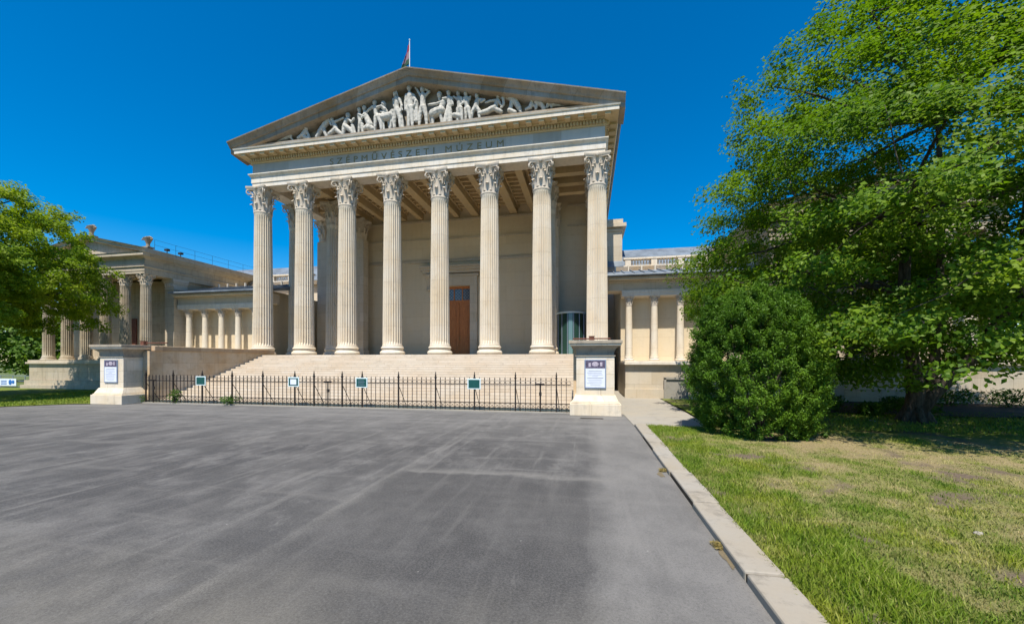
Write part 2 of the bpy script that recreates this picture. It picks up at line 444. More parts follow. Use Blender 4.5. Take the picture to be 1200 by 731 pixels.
# grass blades
def grass(name, P, H, dry, tint, W):
    n = len(P)
    ang = RNG.uniform(0, 2 * PI, n); lean = RNG.uniform(.1, .9, n); la = RNG.uniform(0, 2 * PI, n)
    dx = np.cos(ang) * W / 2; dy = np.sin(ang) * W / 2
    v = np.zeros((n, 5, 3))
    mx = P[:, 0] + np.cos(la) * H * lean * .3; my = P[:, 1] + np.sin(la) * H * lean * .3
    v[:, 0] = np.c_[P[:, 0] - dx, P[:, 1] - dy, P[:, 2]]; v[:, 1] = np.c_[P[:, 0] + dx, P[:, 1] + dy, P[:, 2]]
    v[:, 2] = np.c_[mx + dx * .7, my + dy * .7, P[:, 2] + H * .6]; v[:, 3] = np.c_[mx - dx * .7, my - dy * .7, P[:, 2] + H * .6]
    v[:, 4] = np.c_[P[:, 0] + np.cos(la) * H * lean, P[:, 1] + np.sin(la) * H * lean, P[:, 2] + H]
    me = bpy.data.meshes.new(name)
    me.vertices.add(n * 5); me.vertices.foreach_set('co', v.ravel())
    base = np.arange(n)[:, None] * 5
    loops = np.concatenate([base + np.array([[0, 1, 2, 3]]), base + np.array([[3, 2, 4]])], axis=1).ravel()
    me.loops.add(n * 7); me.loops.foreach_set('vertex_index', loops)
    me.polygons.add(n * 2)
    st = np.c_[np.arange(n) * 7, np.arange(n) * 7 + 4].ravel(); me.polygons.foreach_set('loop_start', st)
    me.update(calc_edges=True); me.validate()
    for nm, val in (('dry', dry), ('tint', tint)):
        at = me.attributes.new(nm, 'FLOAT', 'POINT'); at.data.foreach_set('value', np.repeat(val, 5))
    me.materials.append(M['blade'])
    o = bpy.data.objects.new(name, me); C.objects.link(o); return o
pts = []
while len(pts) < 190000:
    # denser towards the camera
    r = 2.2 + 9.5 * random.random() ** 1.25; a = random.uniform(-.62, .95)
    x = r * math.sin(a + .19 + .35); y = r * math.cos(a + .19 + .35)
    if x < 1.415 + .05 * noise.noise((y * 3, 0, 0)) or y > 10.38 or y < 0 or x > 12: continue
    d = dryness(x, y)
    if random.random() < d * .45: continue
    if random.random() < bareness(x, y) * .93: continue
    if (x - 3.7) ** 2 + (y - 9.8) ** 2 < .9: continue
    pts.append((x, y, zlawn(x, y) - .01, d))
P = np.array(pts); n = len(P)
edge = np.exp(-((P[:, 0] - 1.7) / .6) ** 2)
patch = np.array([noise.noise((x * 1.7, y * 1.4, 7)) for x, y in P[:, :2]])
H = (.028 + RNG.random(n) * .03) * (1 - .45 * P[:, 3]) + edge * .03 * RNG.random(n) + np.clip(patch, 0, 1) * .06 * (1 - P[:, 3])
dryb = np.clip(P[:, 3] + RNG.normal(0, .2, n), 0, 1)
tag(grass('grass_blades', P[:, :3], H, dryb, np.clip(.5 + patch * .5 + RNG.normal(0, .22, n), 0, 1), .006 + RNG.random(n) * .006),
    'short patchy lawn grass, green by the kerb and straw coloured farther out', 'grass', None, 'stuff')
# coarse tuft grass on the two far lawns
pts = []
for k in range(26000):
    if k % 2: x = random.uniform(-27, -18.9); y = random.uniform(10.2, 17.5); ok = y > 11.7 - max(0, -19.2 - x) * .85 and y > 8
    else: x = random.uniform(4.5, 18); y = random.uniform(10.4, 14.5); ok = True
    if ok: pts.append((x, y, .02 if k % 2 else .045, dry2(x, y)))
P = np.array(pts); n = len(P)
tag(grass('lawn_grass', P[:, :3], .04 + RNG.random(n) * .04, P[:, 3] * .7, RNG.random(n), .016 + RNG.random(n) * .01),
    'mown green grass on the lawns along the museum podium', 'grass', None, 'stuff')

# kerb: separate stones along the lawn edge
y = 10.35; k = 0; kerb = []
while y > -2.2:
    L = random.uniform(.95, 1.9); j = random.uniform(-.008, .008)
    b = MB(); b.box(1.165 + j, 1.445 + j, y - L, y - random.uniform(.012, .03), -.1, .072 + random.uniform(-.008, .008))
    o = b.build('kerb_stone', M['kerb'], bevel=.018); o.rotation_euler.z = 0
    kerb.append(o); struct(o)
    y -= L
dirt = MB(); dirt.box(1.172, 1.436, -2.2, 10.33, -.12, .052); struct(dirt.build('kerb_bed', M['soil']))

# ------------------------------------------------------------------ columns
def fluted_shaft(rb, rt, h, n=24, depth=.14):
    fr = [0, .10, .28, .5, .72, .90]; dp = [0, 0.02, .75, 1, .75, .02]
    rings = [0, .012, .03] + [i / 10 for i in range(1, 10)] + [.965, .982, 1.0]
    vs = []; N = n * 6
    for q in rings:
        z = q * h; r = rb + (rt - rb) * (q ** 1.45)
        if q == 0 or q == 1: r *= 1.05
        fl = 0 if q in (0, .012, .982, 1.0) else 1
        for i in range(n):
            for f, d in zip(fr, dp):
                a = 2 * PI * (i + f) / n; rr = r - fl * d * depth * r * 1.2
                vs.append((rr * math.cos(a), rr * math.sin(a), z))
    fs = []
    for k in range(len(rings) - 1):
        for i in range(N):
            j = (i + 1) % N; fs.append((k * N + i, k * N + j, (k + 1) * N + j, (k + 1) * N + i))
    fs.append(tuple(range(N))[::-1]); fs.append(tuple((len(rings) - 1) * N + i for i in range(N)))
    b = MB(); b.add(vs, fs); return b

def base_mb(r, rb, h):
    b = MB()
    pr = [(rb * .98, 0)]
    def tor(z0, z1, rr, bulge):
        return [(rr + bulge * math.sin(PI * i / 6) , z0 + (z1 - z0) * i / 6) for i in range(7)]
    pr += tor(.02 * h, .42 * h, rb * .93, rb * .07)
    pr += [(r * 1.12, .46 * h), (r * 1.06, .56 * h), (r * 1.1, .64 * h)]
    pr += tor(.66 * h, .92 * h, r * 1.1, r * .07)
    pr += [(r * 1.05, .94 * h), (r * 1.03, h)]
    b.lathe(pr, 40); return b

def capital_mb(r, h, ab):
    """Corinthian capital: bell, two tiers of leaves, corner volutes, concave abacus. r neck radius, ab half abacus"""
    b = MB()
    b.lathe([(r * 1.08, 0), (r * 1.1, .025 * h), (r * 1.08, .05 * h), (r * .98, .06 * h), (r * .98, .5 * h), (r * 1.06, .75 * h), (r * 1.25, .88 * h)], 24)
    def leaf(a, z0, z1, w, out, curl):
        n = 7; m = 5; vs = []; ca, sa = math.cos(a), math.sin(a)
        for i in range(n):
            t = i / (n - 1)
            rad = r * 1.0 + .03 * r + out * t ** 2.2; z = z0 + (z1 - z0) * min(t * 1.12, 1)
            if t > .84: z = z1 - curl * (t - .84) / .16; rad += out * .25
            wid = w * (1 - .55 * t ** 2) * (.86 + .14 * math.cos(t * 16))
            for j in range(m):
                q = (j / (m - 1) - .5) * 2; rr = rad - .10 * r * q * q + (.05 * r if j == 2 else 0)
                x = q * wid
                vs.append((rr * ca - x * sa, rr * sa + x * ca, z))
        fs = [(i * m + j, i * m + j + 1, (i + 1) * m + j + 1, (i + 1) * m + j) for i in range(n - 1) for j in range(m - 1)]
        b.add(vs, fs)
    for k in range(8): leaf(2 * PI * k / 8, .05 * h, .38 * h, r * .36, r * .36, .07 * h)
    for k in range(8): leaf(2 * PI * (k + .5) / 8, .1 * h, .62 * h, r * .33, r * .42, .08 * h)
    for k in range(4):
        a = PI / 4 + k * PI / 2; ca, sa = math.cos(a), math.sin(a)
        d = ab * 1.26
        for side in (-1, 1):
            pp = []; rr = []
            for i in range(24):
                t = i / 23
                if t < .45:
                    q = t / .45; R = r * 1.05 + (d - .12 * h - r * 1.05) * q ** 1.4; z = h * (.48 + .40 * q ** .8)
                else:
                    q = (t - .45) / .55; th = q * 2.2 * PI; s_ = .11 * h * (1 - .75 * q)
                    R = d - .12 * h + s_ * math.sin(th); z = .88 * h - .11 * h + s_ * math.cos(th)
                off = side * (.10 * r * (1 - t) + .045 * r)
                pp.append((R * ca - off * sa, R * sa + off * ca, z)); rr.append(.055 * r + .02 * r * (1 - t))
            b.tube(pp, rr, 6)
        # helix pair and fleuron on each face
        a2 = k * PI / 2; ca, sa = math.cos(a2), math.sin(a2)
        for side in (-1, 1):
            pp = []
            for i in range(16):
                t = i / 15; th = t * 1.8 * PI; s_ = .07 * h * (1 - .6 * t)
                x = side * (.28 * r - s_ * math.sin(th) * .9 + .1 * r); z = .70 * h + s_ * math.cos(th); R = r * 1.18
                pp.append((R * ca - x * sa, R * sa + x * ca, z))
            b.tube(pp, .05 * r, 5)
        b.sphere((ab * .86 * ca, ab * .86 * sa, .93 * h), (.13 * r + .06 * r * abs(sa), .13 * r + .06 * r * abs(ca), .085 * h), 8, 6)
    # abacus with concave sides
    ring = []
    for k in range(4):
        a = PI / 4 + k * PI / 2
        c0 = Vector((math.cos(a), math.sin(a))) * ab * 1.35; c1 = Vector((math.cos(a + PI / 2), math.sin(a + PI / 2))) * ab * 1.35
        mid = (c0 + c1) / 2; inn = -mid.normalized() * ab * .20
        for i in range(9):
            t = .04 + .92 * i / 8; ring.append((c0.lerp(c1, t) + inn * math.sin(PI * t)))
    n = len(ring); vs = []
    for z, sc in ((.87, .93), (.91, .95), (.93, 1.0), (1.0, 1.0)):
        vs += [(p.x * sc, p.y * sc, z * h) for p in ring]
    fs = [(k * n + i, k * n + (i + 1) % n, (k + 1) * n + (i + 1) % n, (k + 1) * n + i) for k in range(3) for i in range(n)]
    fs.append(tuple(range(n))[::-1]); fs.append(tuple(3 * n + i for i in range(n)))
    b.add(vs, fs)
    return b

museum = empty('museum_building', (UC, VC, 0), 'pale limestone neoclassical museum with tall columned temple front, sculpted gable and low side wings', 'building')
def mpart(b, name, mat, parent=None, **k):
    o = b.build(name, mat, **k)
    if parent is None: keep(o, museum)
    else: keep_child(o, parent)
    return o
def keep_child(o, parent):
    bpy.context.view_layer.update()
    o.parent = parent; o.matrix_parent_inverse = parent.matrix_world.inverted()

CH = ZA - ZS
hb, hc = .46, 1.42
proto_shaft = fluted_shaft(.50, .425, CH - hb - hc).build('column', M['column'], auto=32)
proto_base = base_mb(.50, .64, hb).build('column_base', M['column'], auto=40, parent=proto_shaft); proto_base.location = (0, 0, -hb)
proto_cap = capital_mb(.425, hc, .66).build('capital', M['capital'], auto=45, parent=proto_shaft); proto_cap.location = (0, 0, CH - hb - hc)
def place_column(x, y, z, proto, first):
    o = proto if first else copy_tree(proto)
    o.parent = museum
    o.location = (x - museum.location.x, y - museum.location.y, z - museum.location.z)
    return o
first = True
for i in range(8):
    place_column(UC + (i - 3.5) * S, VC, ZS + hb, proto_shaft, first); first = False
for i in (0, 1, 6, 7):
    place_column(UC + (i - 3.5) * S, VC + S, ZS + hb, proto_shaft, False)

# small wing and pavilion columns
wsh = MB(); wsh.lathe([(.178, 0), (.188, .03), (.175, .06)] + [(.175 - .03 * (q / 8) ** 1.5, .06 + 2.44 * q / 8) for q in range(9)], 24)
HW = 4.84 - 1.68
wproto = wsh.build('wing_column', M['column'], auto=40)
wb = base_mb(.175, .25, .2).build('column_base', M['pale'], auto=40, parent=wproto); wb.location = (0, 0, -.2)
wc = capital_mb(.148, HW - 2.5 - .2, .25).build('capital', M['capital'], auto=45, parent=wproto); wc.location = (0, 0, 2.5)
first = True
for sgn in (-1, 1):
    for k in range(5):
        place_column(UC + sgn * (10.8 + 1.2 * k), 20.2, 1.68 + .2, wproto, first); first = False
PH = 6.72 - 1.72
pproto = fluted_shaft(.27, .235, PH - .22 - .62, 20).build('pavilion_column', M['old'], auto=32)
pb = base_mb(.27, .36, .22).build('column_base', M['old'], auto=40, parent=pproto); pb.location = (0, 0, -.22)
pc = capital_mb(.235, .62, .34).build('capital', M['capital'], auto=45, parent=pproto); pc.location = (0, 0, PH - .22 - .62)
first = True
for sgn in (-1, 1):
    for k in range(6):
        place_column(UC + sgn * (16.62 + 1.5 * k), 18.5, 1.72 + .22, pproto, first); first = False

# ------------------------------------------------------------------ main portico body
L, R = UC - FO, UC + FO
# stylobate and body
b = MB(); b.box(UC - 9.62, UC + 9.62, 18.32, 26.2, 0, ZS); mpart(b, 'stylobate', M['step'])
b = MB(); b.box(UC - 8.1, UC + 8.1, 18.9, 25.6, ZS + .002, ZS + .012); mpart(b, 'porch_floor', M['floor'])
WALLO = 6.6
for x0, x1 in ((L + .12, UC - WALLO - .3), (UC + WALLO + .3, R - .12)):
    b = MB(); b.box(x0, x1, 24.75, 42, ZS, 12.5); mpart(b, 'porch_side_wall', M['wallplain'])
b = MB()
dw, dz = .95, 6.8
b.box(UC - WALLO - .32, UC - dw, 25.75, 42, ZS, 12.5); b.box(UC + dw, UC + WALLO + .32, 25.75, 42, ZS, 12.5); b.box(UC - dw, UC + dw, 25.75, 42, dz, 12.5)
mpart(b, 'porch_back_wall', M['wallplain'])
b = MB()   # mouldings of the porch walls: belt course, top frieze lines
b.box(UC - WALLO + .0, UC + WALLO, 25.66, 25.752, 8.48, 8.62); b.box(UC - WALLO, UC + WALLO, 25.69, 25.754, 8.62, 8.70)
b.box(UC - WALLO, UC + WALLO, 25.68, 25.752, 10.05, 10.16); b.box(UC - WALLO, UC + WALLO, 25.62, 25.753, 11.3, 11.42)
for s in (-1, 1):
    b.box(UC + s * (WALLO + .95), UC + s * (FO - .15), 24.68, 24.752, 10.05, 10.16)
    b.box(UC + s * (WALLO + .95), UC + s * (FO - .15), 24.62, 24.753, 11.3, 11.42)
mpart(b, 'wall_moulding', M['wall'])
# pilasters (antae) with capitals
pil = MB(); pil.box(-.44, .44, -.3, .3, 0, CH - hc); pil.box(-.52, .52, -.37, .37, 0, .2); pil.box(-.49, .49, -.34, .34, .2, .42)
pil0 = pil.build('pilaster', M['wall'])
pcap = copy = proto_cap.copy(); C.objects.link(pcap); pcap.parent = pil0; pcap.location = (0, 0, CH - hc); pcap.scale = (1, .8, 1)
first = True
for x in (-3.5 * S, -2.5 * S, 2.5 * S, 3.5 * S):
    place_column(UC + x, 24.52, ZS + .003, pil0, first); first = False
# door
doorway = MB()
for s in (-1, 1): doorway.box(UC + s * dw, UC + s * (dw + .5), 25.55, 25.76, ZS, dz)
doorway.box(UC - dw - .5, UC + dw + .5, 25.55, 25.76, dz, dz + .62)
doorway.box(UC - dw - .62, UC + dw + .62, 25.5, 25.76, dz + .62, dz + .8)
doorway.box(UC - 2.6, UC + 2.6, 25.25, 25.76, 8.02, 8.16); doorway.box(UC - 2.52, UC + 2.52, 25.33, 25.765, 7.86, 8.02); doorway.box(UC - 2.4, UC + 2.4, 25.45, 25.77, 7.68, 7.86)
mpart(doorway, 'door_surround', M['wall'])
for s in (-1, 1):
    b = MB(); x = UC + s * 2.02
    prof = [(25.76, 6.55), (25.66, 6.5), (25.58, 6.6), (25.62, 6.8), (25.6, 7.0), (25.5, 7.3), (25.38, 7.45), (25.36, 7.6), (25.42, 7.68), (25.76, 7.68)]
    n = len(prof); vs = [(x - .16, a, z) for a, z in prof] + [(x + .16, a, z) for a, z in prof]
    b.add(vs, [tuple(range(n)), tuple(range(n, 2 * n))[::-1]] + [(i, (i + 1) % n, n + (i + 1) % n, n + i) for i in range(n)])
    mpart(b, 'console_bracket', M['wall'])
door = MB(); door.box(UC - dw, UC + dw, 25.98, 26.05, ZS, 5.72)
for s in (-1, 1):
    for z0, z1 in ((ZS + .3, ZS + 1.25), (ZS + 1.4, ZS + 2.6), (ZS + 2.75, 5.5)):
        x0, x1 = sorted((UC + s * .12, UC + s * .8))
        door.box(x0, x1, 25.955, 25.985, z0, z1); door.box(x0 + .1, x1 - .1, 25.935, 25.957, z0 + .1, z1 - .1)
door.box(UC - .05, UC + .05, 25.93, 25.982, ZS, 5.7)
dob = mpart(door, 'door', M['wood'])
b = MB(); b.tube([(UC + .14, 25.9, 3.05), (UC + .14, 25.87, 3.1), (UC + .14, 25.87, 3.35), (UC + .14, 25.9, 3.4)], .015); mpart(b, 'door_handle', M['gilt'], dob)
b = MB(); b.box(UC - dw, UC + dw, 25.94, 26.05, 5.72, 5.86); b.box(UC - dw, UC + dw, 25.94, 26.05, 6.64, 6.8)
for q in (-.3, .3): b.box(UC + q - .035, UC + q + .035, 25.95, 26.04, 5.86, 6.64)
tr = mpart(b, 'transom_frame', M['wood'])
b = MB(); b.box(UC - dw, UC + dw, 25.99, 26.02, 5.86, 6.64); mpart(b, 'transom_window', M['lattice'], tr)
# ceiling: slab, beams, coffer ribs
b = MB(); b.box(L + .8, R - .8, FV + .8, 25.8, 12.1, 12.4); mpart(b, 'ceiling', M['soffit'])
ib = FV + .86
for k in range(-5, 6):
    x = UC + k * S / 2; w = .24 if k % 2 else .17
    b = MB(); b.box(x - w, x + w, ib, 25.76, 11.5, 12.1); b.box(x - w - .05, x + w + .05, ib, 25.76, 11.98, 12.103)
    mpart(b, 'ceiling_beam', M['soffit'])
for s in (-1, 1):
    for y in (20.9, 22.1, 23.3):
        b = MB(); b.box(UC + s * (2.5 * S + .25), UC + s * (3.5 * S - .4), y - .2, y + .2, 11.5, 12.1); mpart(b, 'ceiling_beam', M['soffit'])
b = MB()
for k in range(-5, 5):
    x0 = UC + k * S / 2 + .26; x1 = UC + (k + 1) * S / 2 - .26
    y = ib + .25
    while y < 25.5:
        b.box(x0 + .1, x1 - .1, y, y + .14, 11.9, 12.102); y += .52
    b.box(x0, x0 + .1, ib, 25.76, 11.88, 12.101); b.box(x1 - .1, x1, ib, 25.76, 11.88, 12.101)
mpart(b, 'ceiling_coffers', M['soffit'])

# entablature swept round three sides
path = [(L, 42, -1, 0), (L, FV, -1, -1), (R, FV, 1, -1), (R, 42, 1, 0)]
arch = [(-.86, ZA), (0, ZA), (0, 11.56), (.035, 11.56), (.035, 11.83), (.05, 11.83), (.05, 11.87), (.10, 11.92), (.15, 11.985), (.15, 12.03), (-.86, 12.03)]
b = MB(); b.sweep(path, arch); mpart(b, 'architrave', M['pale'])
b = MB(); b.sweep(path, [(-.86, 12.03), (-.012, 12.03), (-.012, 12.62), (-.86, 12.62)]); mpart(b, 'frieze', M['frieze'])
b = MB(); b.sweep(path, [(-.86, 12.62), (.03, 12.62), (.06, 12.67), (.06, 12.86), (.19, 12.87), (.22, 12.93), (.22, 12.95), (.56, 12.97), (.56, 12.955), (.585, 12.955), (-.86, 12.99)])
mpart(b, 'cornice_bed', M['soffit'])
b = MB(); b.sweep(path, [(-.86, 12.992), (.58, 12.958), (.59, 12.958), (.59, 13.13), (.63, 13.15), (.65, 13.21), (-.86, 13.25)])
corn = mpart(b, 'cornice', M['pale'])
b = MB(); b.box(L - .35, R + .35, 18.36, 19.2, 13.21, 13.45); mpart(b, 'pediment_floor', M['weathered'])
# dentils and modillions
dent = MB()
n = 128
for i in range(n):
    x = L + (R - L) * (i + .5) / n; dent.box(x - .045, x + .045, FV - .165, FV - .055, 12.69, 12.855)
mpart(dent, 'dentil_row', M['soffit'])
for s, X in ((-1, L), (1, R)):
    dent = MB()
    for i in range(150):
        y = FV + .1 + i * .15; dent.box(X + s * .055, X + s * .165, y - .045, y + .045, 12.69, 12.855)
    mpart(dent, 'dentil_row', M['soffit'])
mb_ = MB(); mb_.box(-.13, .13, -.16, .16, 0, .122); mb_.box(-.14, .14, -.17, .16, .09, .1225)
mo = mb_.build('modillion', M['soffit']); mfirst = True
def modil(x, y, rz_):
    global mfirst
    o = mo if mfirst else mo.copy()
    if not mfirst: C.objects.link(o)
    mfirst = False
    o.parent = museum; o.location = (x - museum.location.x, y - museum.location.y, 12.84); o.rotation_euler.z = rz_
for i in range(33): modil(L - .1 + (R - L + .2) * i / 32, FV - .37, 0)
for s, X in ((-1, L), (1, R)):
    for i in range(33): modil(X + s * .37, FV + .5 + i * .6, s * PI / 2)

# pediment: tympanum wall and raking cornices
HALF = 10.45; ZT0, ZT1 = 13.55, 16.14
slope = (ZT1 - ZT0) / HALF
b = MB(); vs = []
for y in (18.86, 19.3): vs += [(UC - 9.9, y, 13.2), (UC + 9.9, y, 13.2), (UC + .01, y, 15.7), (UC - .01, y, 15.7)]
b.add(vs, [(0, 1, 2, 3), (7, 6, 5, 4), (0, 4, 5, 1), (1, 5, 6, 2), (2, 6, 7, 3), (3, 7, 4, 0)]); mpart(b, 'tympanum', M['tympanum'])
prof = [(19.3, -.66), (18.85, -.62), (18.55, -.58), (18.25, -.54), (18.22, -.52), (18.21, -.30), (18.15, -.28), (18.10, -.19), (18.0, -.08), (17.96, -.05), (17.95, 0), (19.5, .03)]
for s in (-1, 1):
    b = MB(); n = len(prof); vs = []; cols = [0, .25, .5, .75, 1]
    for q in cols:
        x = UC + s * (HALF * q + (0 if q else 0)); z = ZT1 - slope * HALF * q
        for y, dz_ in prof: vs.append((x, y, z + dz_))
    fs = [(i * n + k, i * n + (k + 1) % n, (i + 1) * n + (k + 1) % n, (i + 1) * n + k) for i in range(len(cols) - 1) for k in range(n)]
    fs += [tuple(range(n)), tuple((len(cols) - 1) * n + k for k in range(n))[::-1]]
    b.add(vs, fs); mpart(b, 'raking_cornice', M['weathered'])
# side gutters and roof
for s in (-1, 1):
    b = MB(); X = R if s > 0 else L
    pr = [(.3, 13.22), (.62, 13.22), (.72, 13.36), (.84, 13.48), (.855, 13.55), (.3, 13.60)]
    x0 = X
    n = len(pr); vs = [(x0 + s * o_, 18.24, z) for o_, z in pr] + [(x0 + s * o_, 42, z) for o_, z in pr]
    b.add(vs, [tuple(range(n)), tuple(range(n, 2 * n))[::-1]] + [(i, (i + 1) % n, n + (i + 1) % n, n + i) for i in range(n)])
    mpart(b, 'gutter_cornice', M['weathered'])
b = MB(); vs = []
for y in (19.3, 42): vs += [(UC - HALF + .1, y, ZT0 - .02), (UC, y, ZT1 + .02), (UC + HALF - .1, y, ZT0 - .02), (UC + HALF - .1, y, ZT0 - .3), (UC, y, ZT1 - .3), (UC - HALF + .1, y, ZT0 - .3)]
b.add(vs, [(0, 1, 2, 3, 4, 5), (11, 10, 9, 8, 7, 6)] + [(i, (i + 1) % 6, 6 + (i + 1) % 6, 6 + i) for i in range(6)])
mpart(b, 'roof', M['zinc'])
# inscription
def text_mesh(body, size, depth, mat, name, parent, M4, spacing=1.0, width=None):
    cu = bpy.data.curves.new('t', 'FONT'); cu.body = body; cu.size = size; cu.extrude = depth; cu.space_character = spacing
    cu.align_x = 'CENTER'
    to = bpy.data.objects.new('t', cu); C.objects.link(to)
    dg = bpy.context.evaluated_depsgraph_get(); me = bpy.data.meshes.new_from_object(to.evaluated_get(dg))
    bpy.data.objects.remove(to); bpy.data.curves.remove(cu)
    me.name = name
    if width:
        xs = [v.co.x for v in me.vertices]; w = max(xs) - min(xs); c = (max(xs) + min(xs)) / 2
        for v in me.vertices: v.co.x = (v.co.x - c) * width / w
    me.transform(M4); me.materials.clear(); me.materials.append(mat)
    o = bpy.data.objects.new(name, me); C.objects.link(o)
    return o
o = text_mesh('SZÉPMŰVÉSZETI MÚZEUM', .46, .012, M['gilt'], 'inscription', museum,
              Matrix.Translation((UC, FV + .008, 12.15)) @ Matrix.Rotation(PI / 2, 4, 'X'), 1.7, 9.5)
keep(o, museum)

# rear blocks behind the porch
for s in (-1, 1):
    b = MB(); b.box(UC + s * 9.3, UC + s * 11.05, 27, 42, 0, 10.55); blk = mpart(b, 'rear_block', M['wall'])
    b = MB()
    b.box(UC + s * 9.3, UC + s * 11.13, 26.92, 42, 10.3, 10.42); b.box(UC + s * 9.3, UC + s * 11.3, 26.75, 42, 10.55, 10.78); b.box(UC + s * 9.3, UC + s * 11.1, 26.95, 42, 10.78, 11.1)
    mpart(b, 'block_cornice', M['wall'], blk)
    q = MB()
    for k in range(17):
        z = 6.0 + k * .25; x = UC + s * 9.85
        q.box(x - .33, x + .33, 26.96, 27.05, z + .02, z + .23)
    mpart(q, 'quoins', M['wall'], blk)

# ------------------------------------------------------------------ low wings
for s in (-1, 1):
    X = lambda o_: UC + s * o_
    def bx(b, o0, o1, *r): x0, x1 = sorted((X(o0), X(o1))); return b.box(x0, x1, *r)
    b = MB(); bx(b, 10.45, 16.2, 18.2, 30, 0, 1.5); bx(b, 10.42, 16.19, 18.1, 18.3, 0, .42); mpart(b, 'wing_podium', M['wall'])
    b = MB(); bx(b, 10.40, 16.2, 18.02, 20.7, 1.5, 1.60); bx(b, 10.43, 16.2, 18.1, 20.7, 1.6, 1.66)
    for k in range(5): bx(b, 10.8 + 1.2 * k - .3, 10.8 + 1.2 * k + .3, 19.9, 20.5, 1.66, 1.682)
    mpart(b, 'podium_moulding', M['pale'])
    b = MB(); bx(b, 10.45, 16.2, 20.72, 30, 1.5, 6.0); mpart(b, 'wing_wall', M['wallplain'])
    b = MB(); bx(b, 10.45, 16.2, 19.97, 20.95, 4.84, 4.98); bx(b, 10.44, 16.2, 19.95, 20.95, 4.98, 5.12); mpart(b, 'wing_architrave', M['pale'])
    b = MB(); bx(b, 9.8, 16.2, 19.99, 20.95, 5.12, 5.52); bx(b, 9.8, 16.2, 19.88, 20.95, 5.52, 5.6); bx(b, 9.8, 16.2, 19.62, 20.95, 5.6, 5.72); mpart(b, 'wing_cornice', M['wall'])
    b = MB(); x0, x1 = sorted((X(9.4), X(16.2)))
    vs = [(x0, 19.5, 5.74), (x1, 19.5, 5.74), (x1, 19.5, 5.8), (x0, 19.5, 5.8), (x0, 22.6, 6.66), (x1, 22.6, 6.66), (x1, 22.6, 6.3), (x0, 22.6, 6.3)]
    b.add(vs, [(0, 1, 2, 3), (3, 2, 5, 4), (4, 5, 6, 7), (7, 6, 1, 0), (0, 3, 4, 7), (1, 6, 5, 2)])
    for k in range(14):      # standing seams
        xx = x0 + .25 + k * .48
        b.add([(xx - .02, 19.52, 5.8), (xx + .02, 19.52, 5.8), (xx + .02, 22.6, 6.67), (xx - .02, 22.6, 6.67), (xx - .02, 19.52, 5.84), (xx + .02, 19.52, 5.84), (xx + .02, 22.6, 6.73), (xx - .02, 22.6, 6.73)],
              [(0, 1, 5, 4), (4, 5, 6, 7), (0, 4, 7, 3), (1, 2, 6, 5), (2, 3, 7, 6)])
    wr = mpart(b, 'wing_roof', M['zinc'])
    for k in range(9):
        b = MB(); bx(b, 10.3 + k * .7 - .03, 10.3 + k * .7 + .03, 22.45, 22.55, 6.58, 6.9); mpart(b, 'snow_guard', M['pale'], wr)
    b = MB(); b.tube([(x0, 19.46, 5.78), (x1, 19.46, 5.78)], .06, 8); mpart(b, 'rain_gutter', M['zinc'], wr)
    # upper hall with balustrade
    b = MB(); bx(b, 9.7, 30, 25.4, 42, 0, 7.19); mpart(b, 'hall_wall', M['wall'])
    b = MB(); bx(b, 9.7, 30, 25.1, 42, 7.19, 7.34); bx(b, 9.7, 30, 25.2, 42, 7.34, 7.5); mpart(b, 'hall_cornice', M['weathered'])
    b = MB(); bx(b, 11.0, 30, 25.35, 25.75, 7.5, 7.6); bx(b, 11.0, 30, 25.33, 25.77, 7.98, 8.08)
    for k in range(12):
        o0 = 11.1 + k * 1.55; bx(b, o0, o0 + .34, 25.36, 25.74, 7.6, 7.98)
        for j in range(7):
            xx = X(o0 + .34 + 1.21 * (j + .5) / 7)
            b.lathe([(.05, 7.6), (.05, 7.63), (.035, 7.66), (.06, 7.74), (.03, 7.88), (.05, 7.93), (.05, 7.98)], 8, (xx, 25.55, 0))
    mpart(b, 'balustrade', M['pale'])
    b = MB(); x0, x1 = sorted((X(9.7), X(30)))
    b.add([(x0, 26, 7.7), (x1, 26, 7.7), (x1, 29, 9.55), (x0, 29, 9.55), (x0, 42, 9.55), (x1, 42, 9.55), (x0, 42, 7.9), (x1, 42, 7.9)], [(0, 1, 2, 3), (3, 2, 5, 4), (0, 3, 4, 6), (1, 7, 5, 2)])
    mpart(b, 'hall_roof', M['zinc'])
    # pavilion ------------------------------------------------
    b = MB(); bx(b, 16.1, 24.9, 18.05, 40, 0, 1.5); bx(b, 16.0, 25.0, 17.88, 30, 0, .5); bx(b, 15.9, 25.1, 17.75, 30, 0, .22); mpart(b, 'pavilion_podium', M['old'])
    b = MB(); bx(b, 16.02, 25.0, 17.92, 20.0, 1.5, 1.6); bx(b, 16.07, 24.95, 18.0, 24.0, 1.6, 1.724); mpart(b, 'podium_moulding', M['wall'])
    b = MB(); bx(b, 16.45, 24.6, 20.35, 42, 1.5, 6.75); mpart(b, 'pavilion_wall', M['old'])
    for o_ in (16.66, 24.08):
        b = MB(); bx(b, o_ - .34, o_ + .34, 19.85, 20.75, 1.7, 6.1); bx(b, o_ - .4, o_ + .4, 19.78, 20.7, 1.7, 1.95)
        an = mpart(b, 'anta_pilaster', M['old'])
        b = MB(); bx(b, o_ - .36, o_ + .36, 19.83, 20.7, 6.1, 6.18); bx(b, o_ - .33, o_ + .33, 19.86, 20.7, 6.18, 6.45); bx(b, o_ - .38, o_ + .38, 19.8, 20.7, 6.45, 6.58); bx(b, o_ - .43, o_ + .43, 19.74, 20.7, 6.58, 6.72)
        for q in range(5): b.sphere((X(o_ - .28 + .14 * q), 19.84, 6.35), (.07, .06, .13), 8, 6)
        mpart(b, 'anta_capital', M['capital'], an)
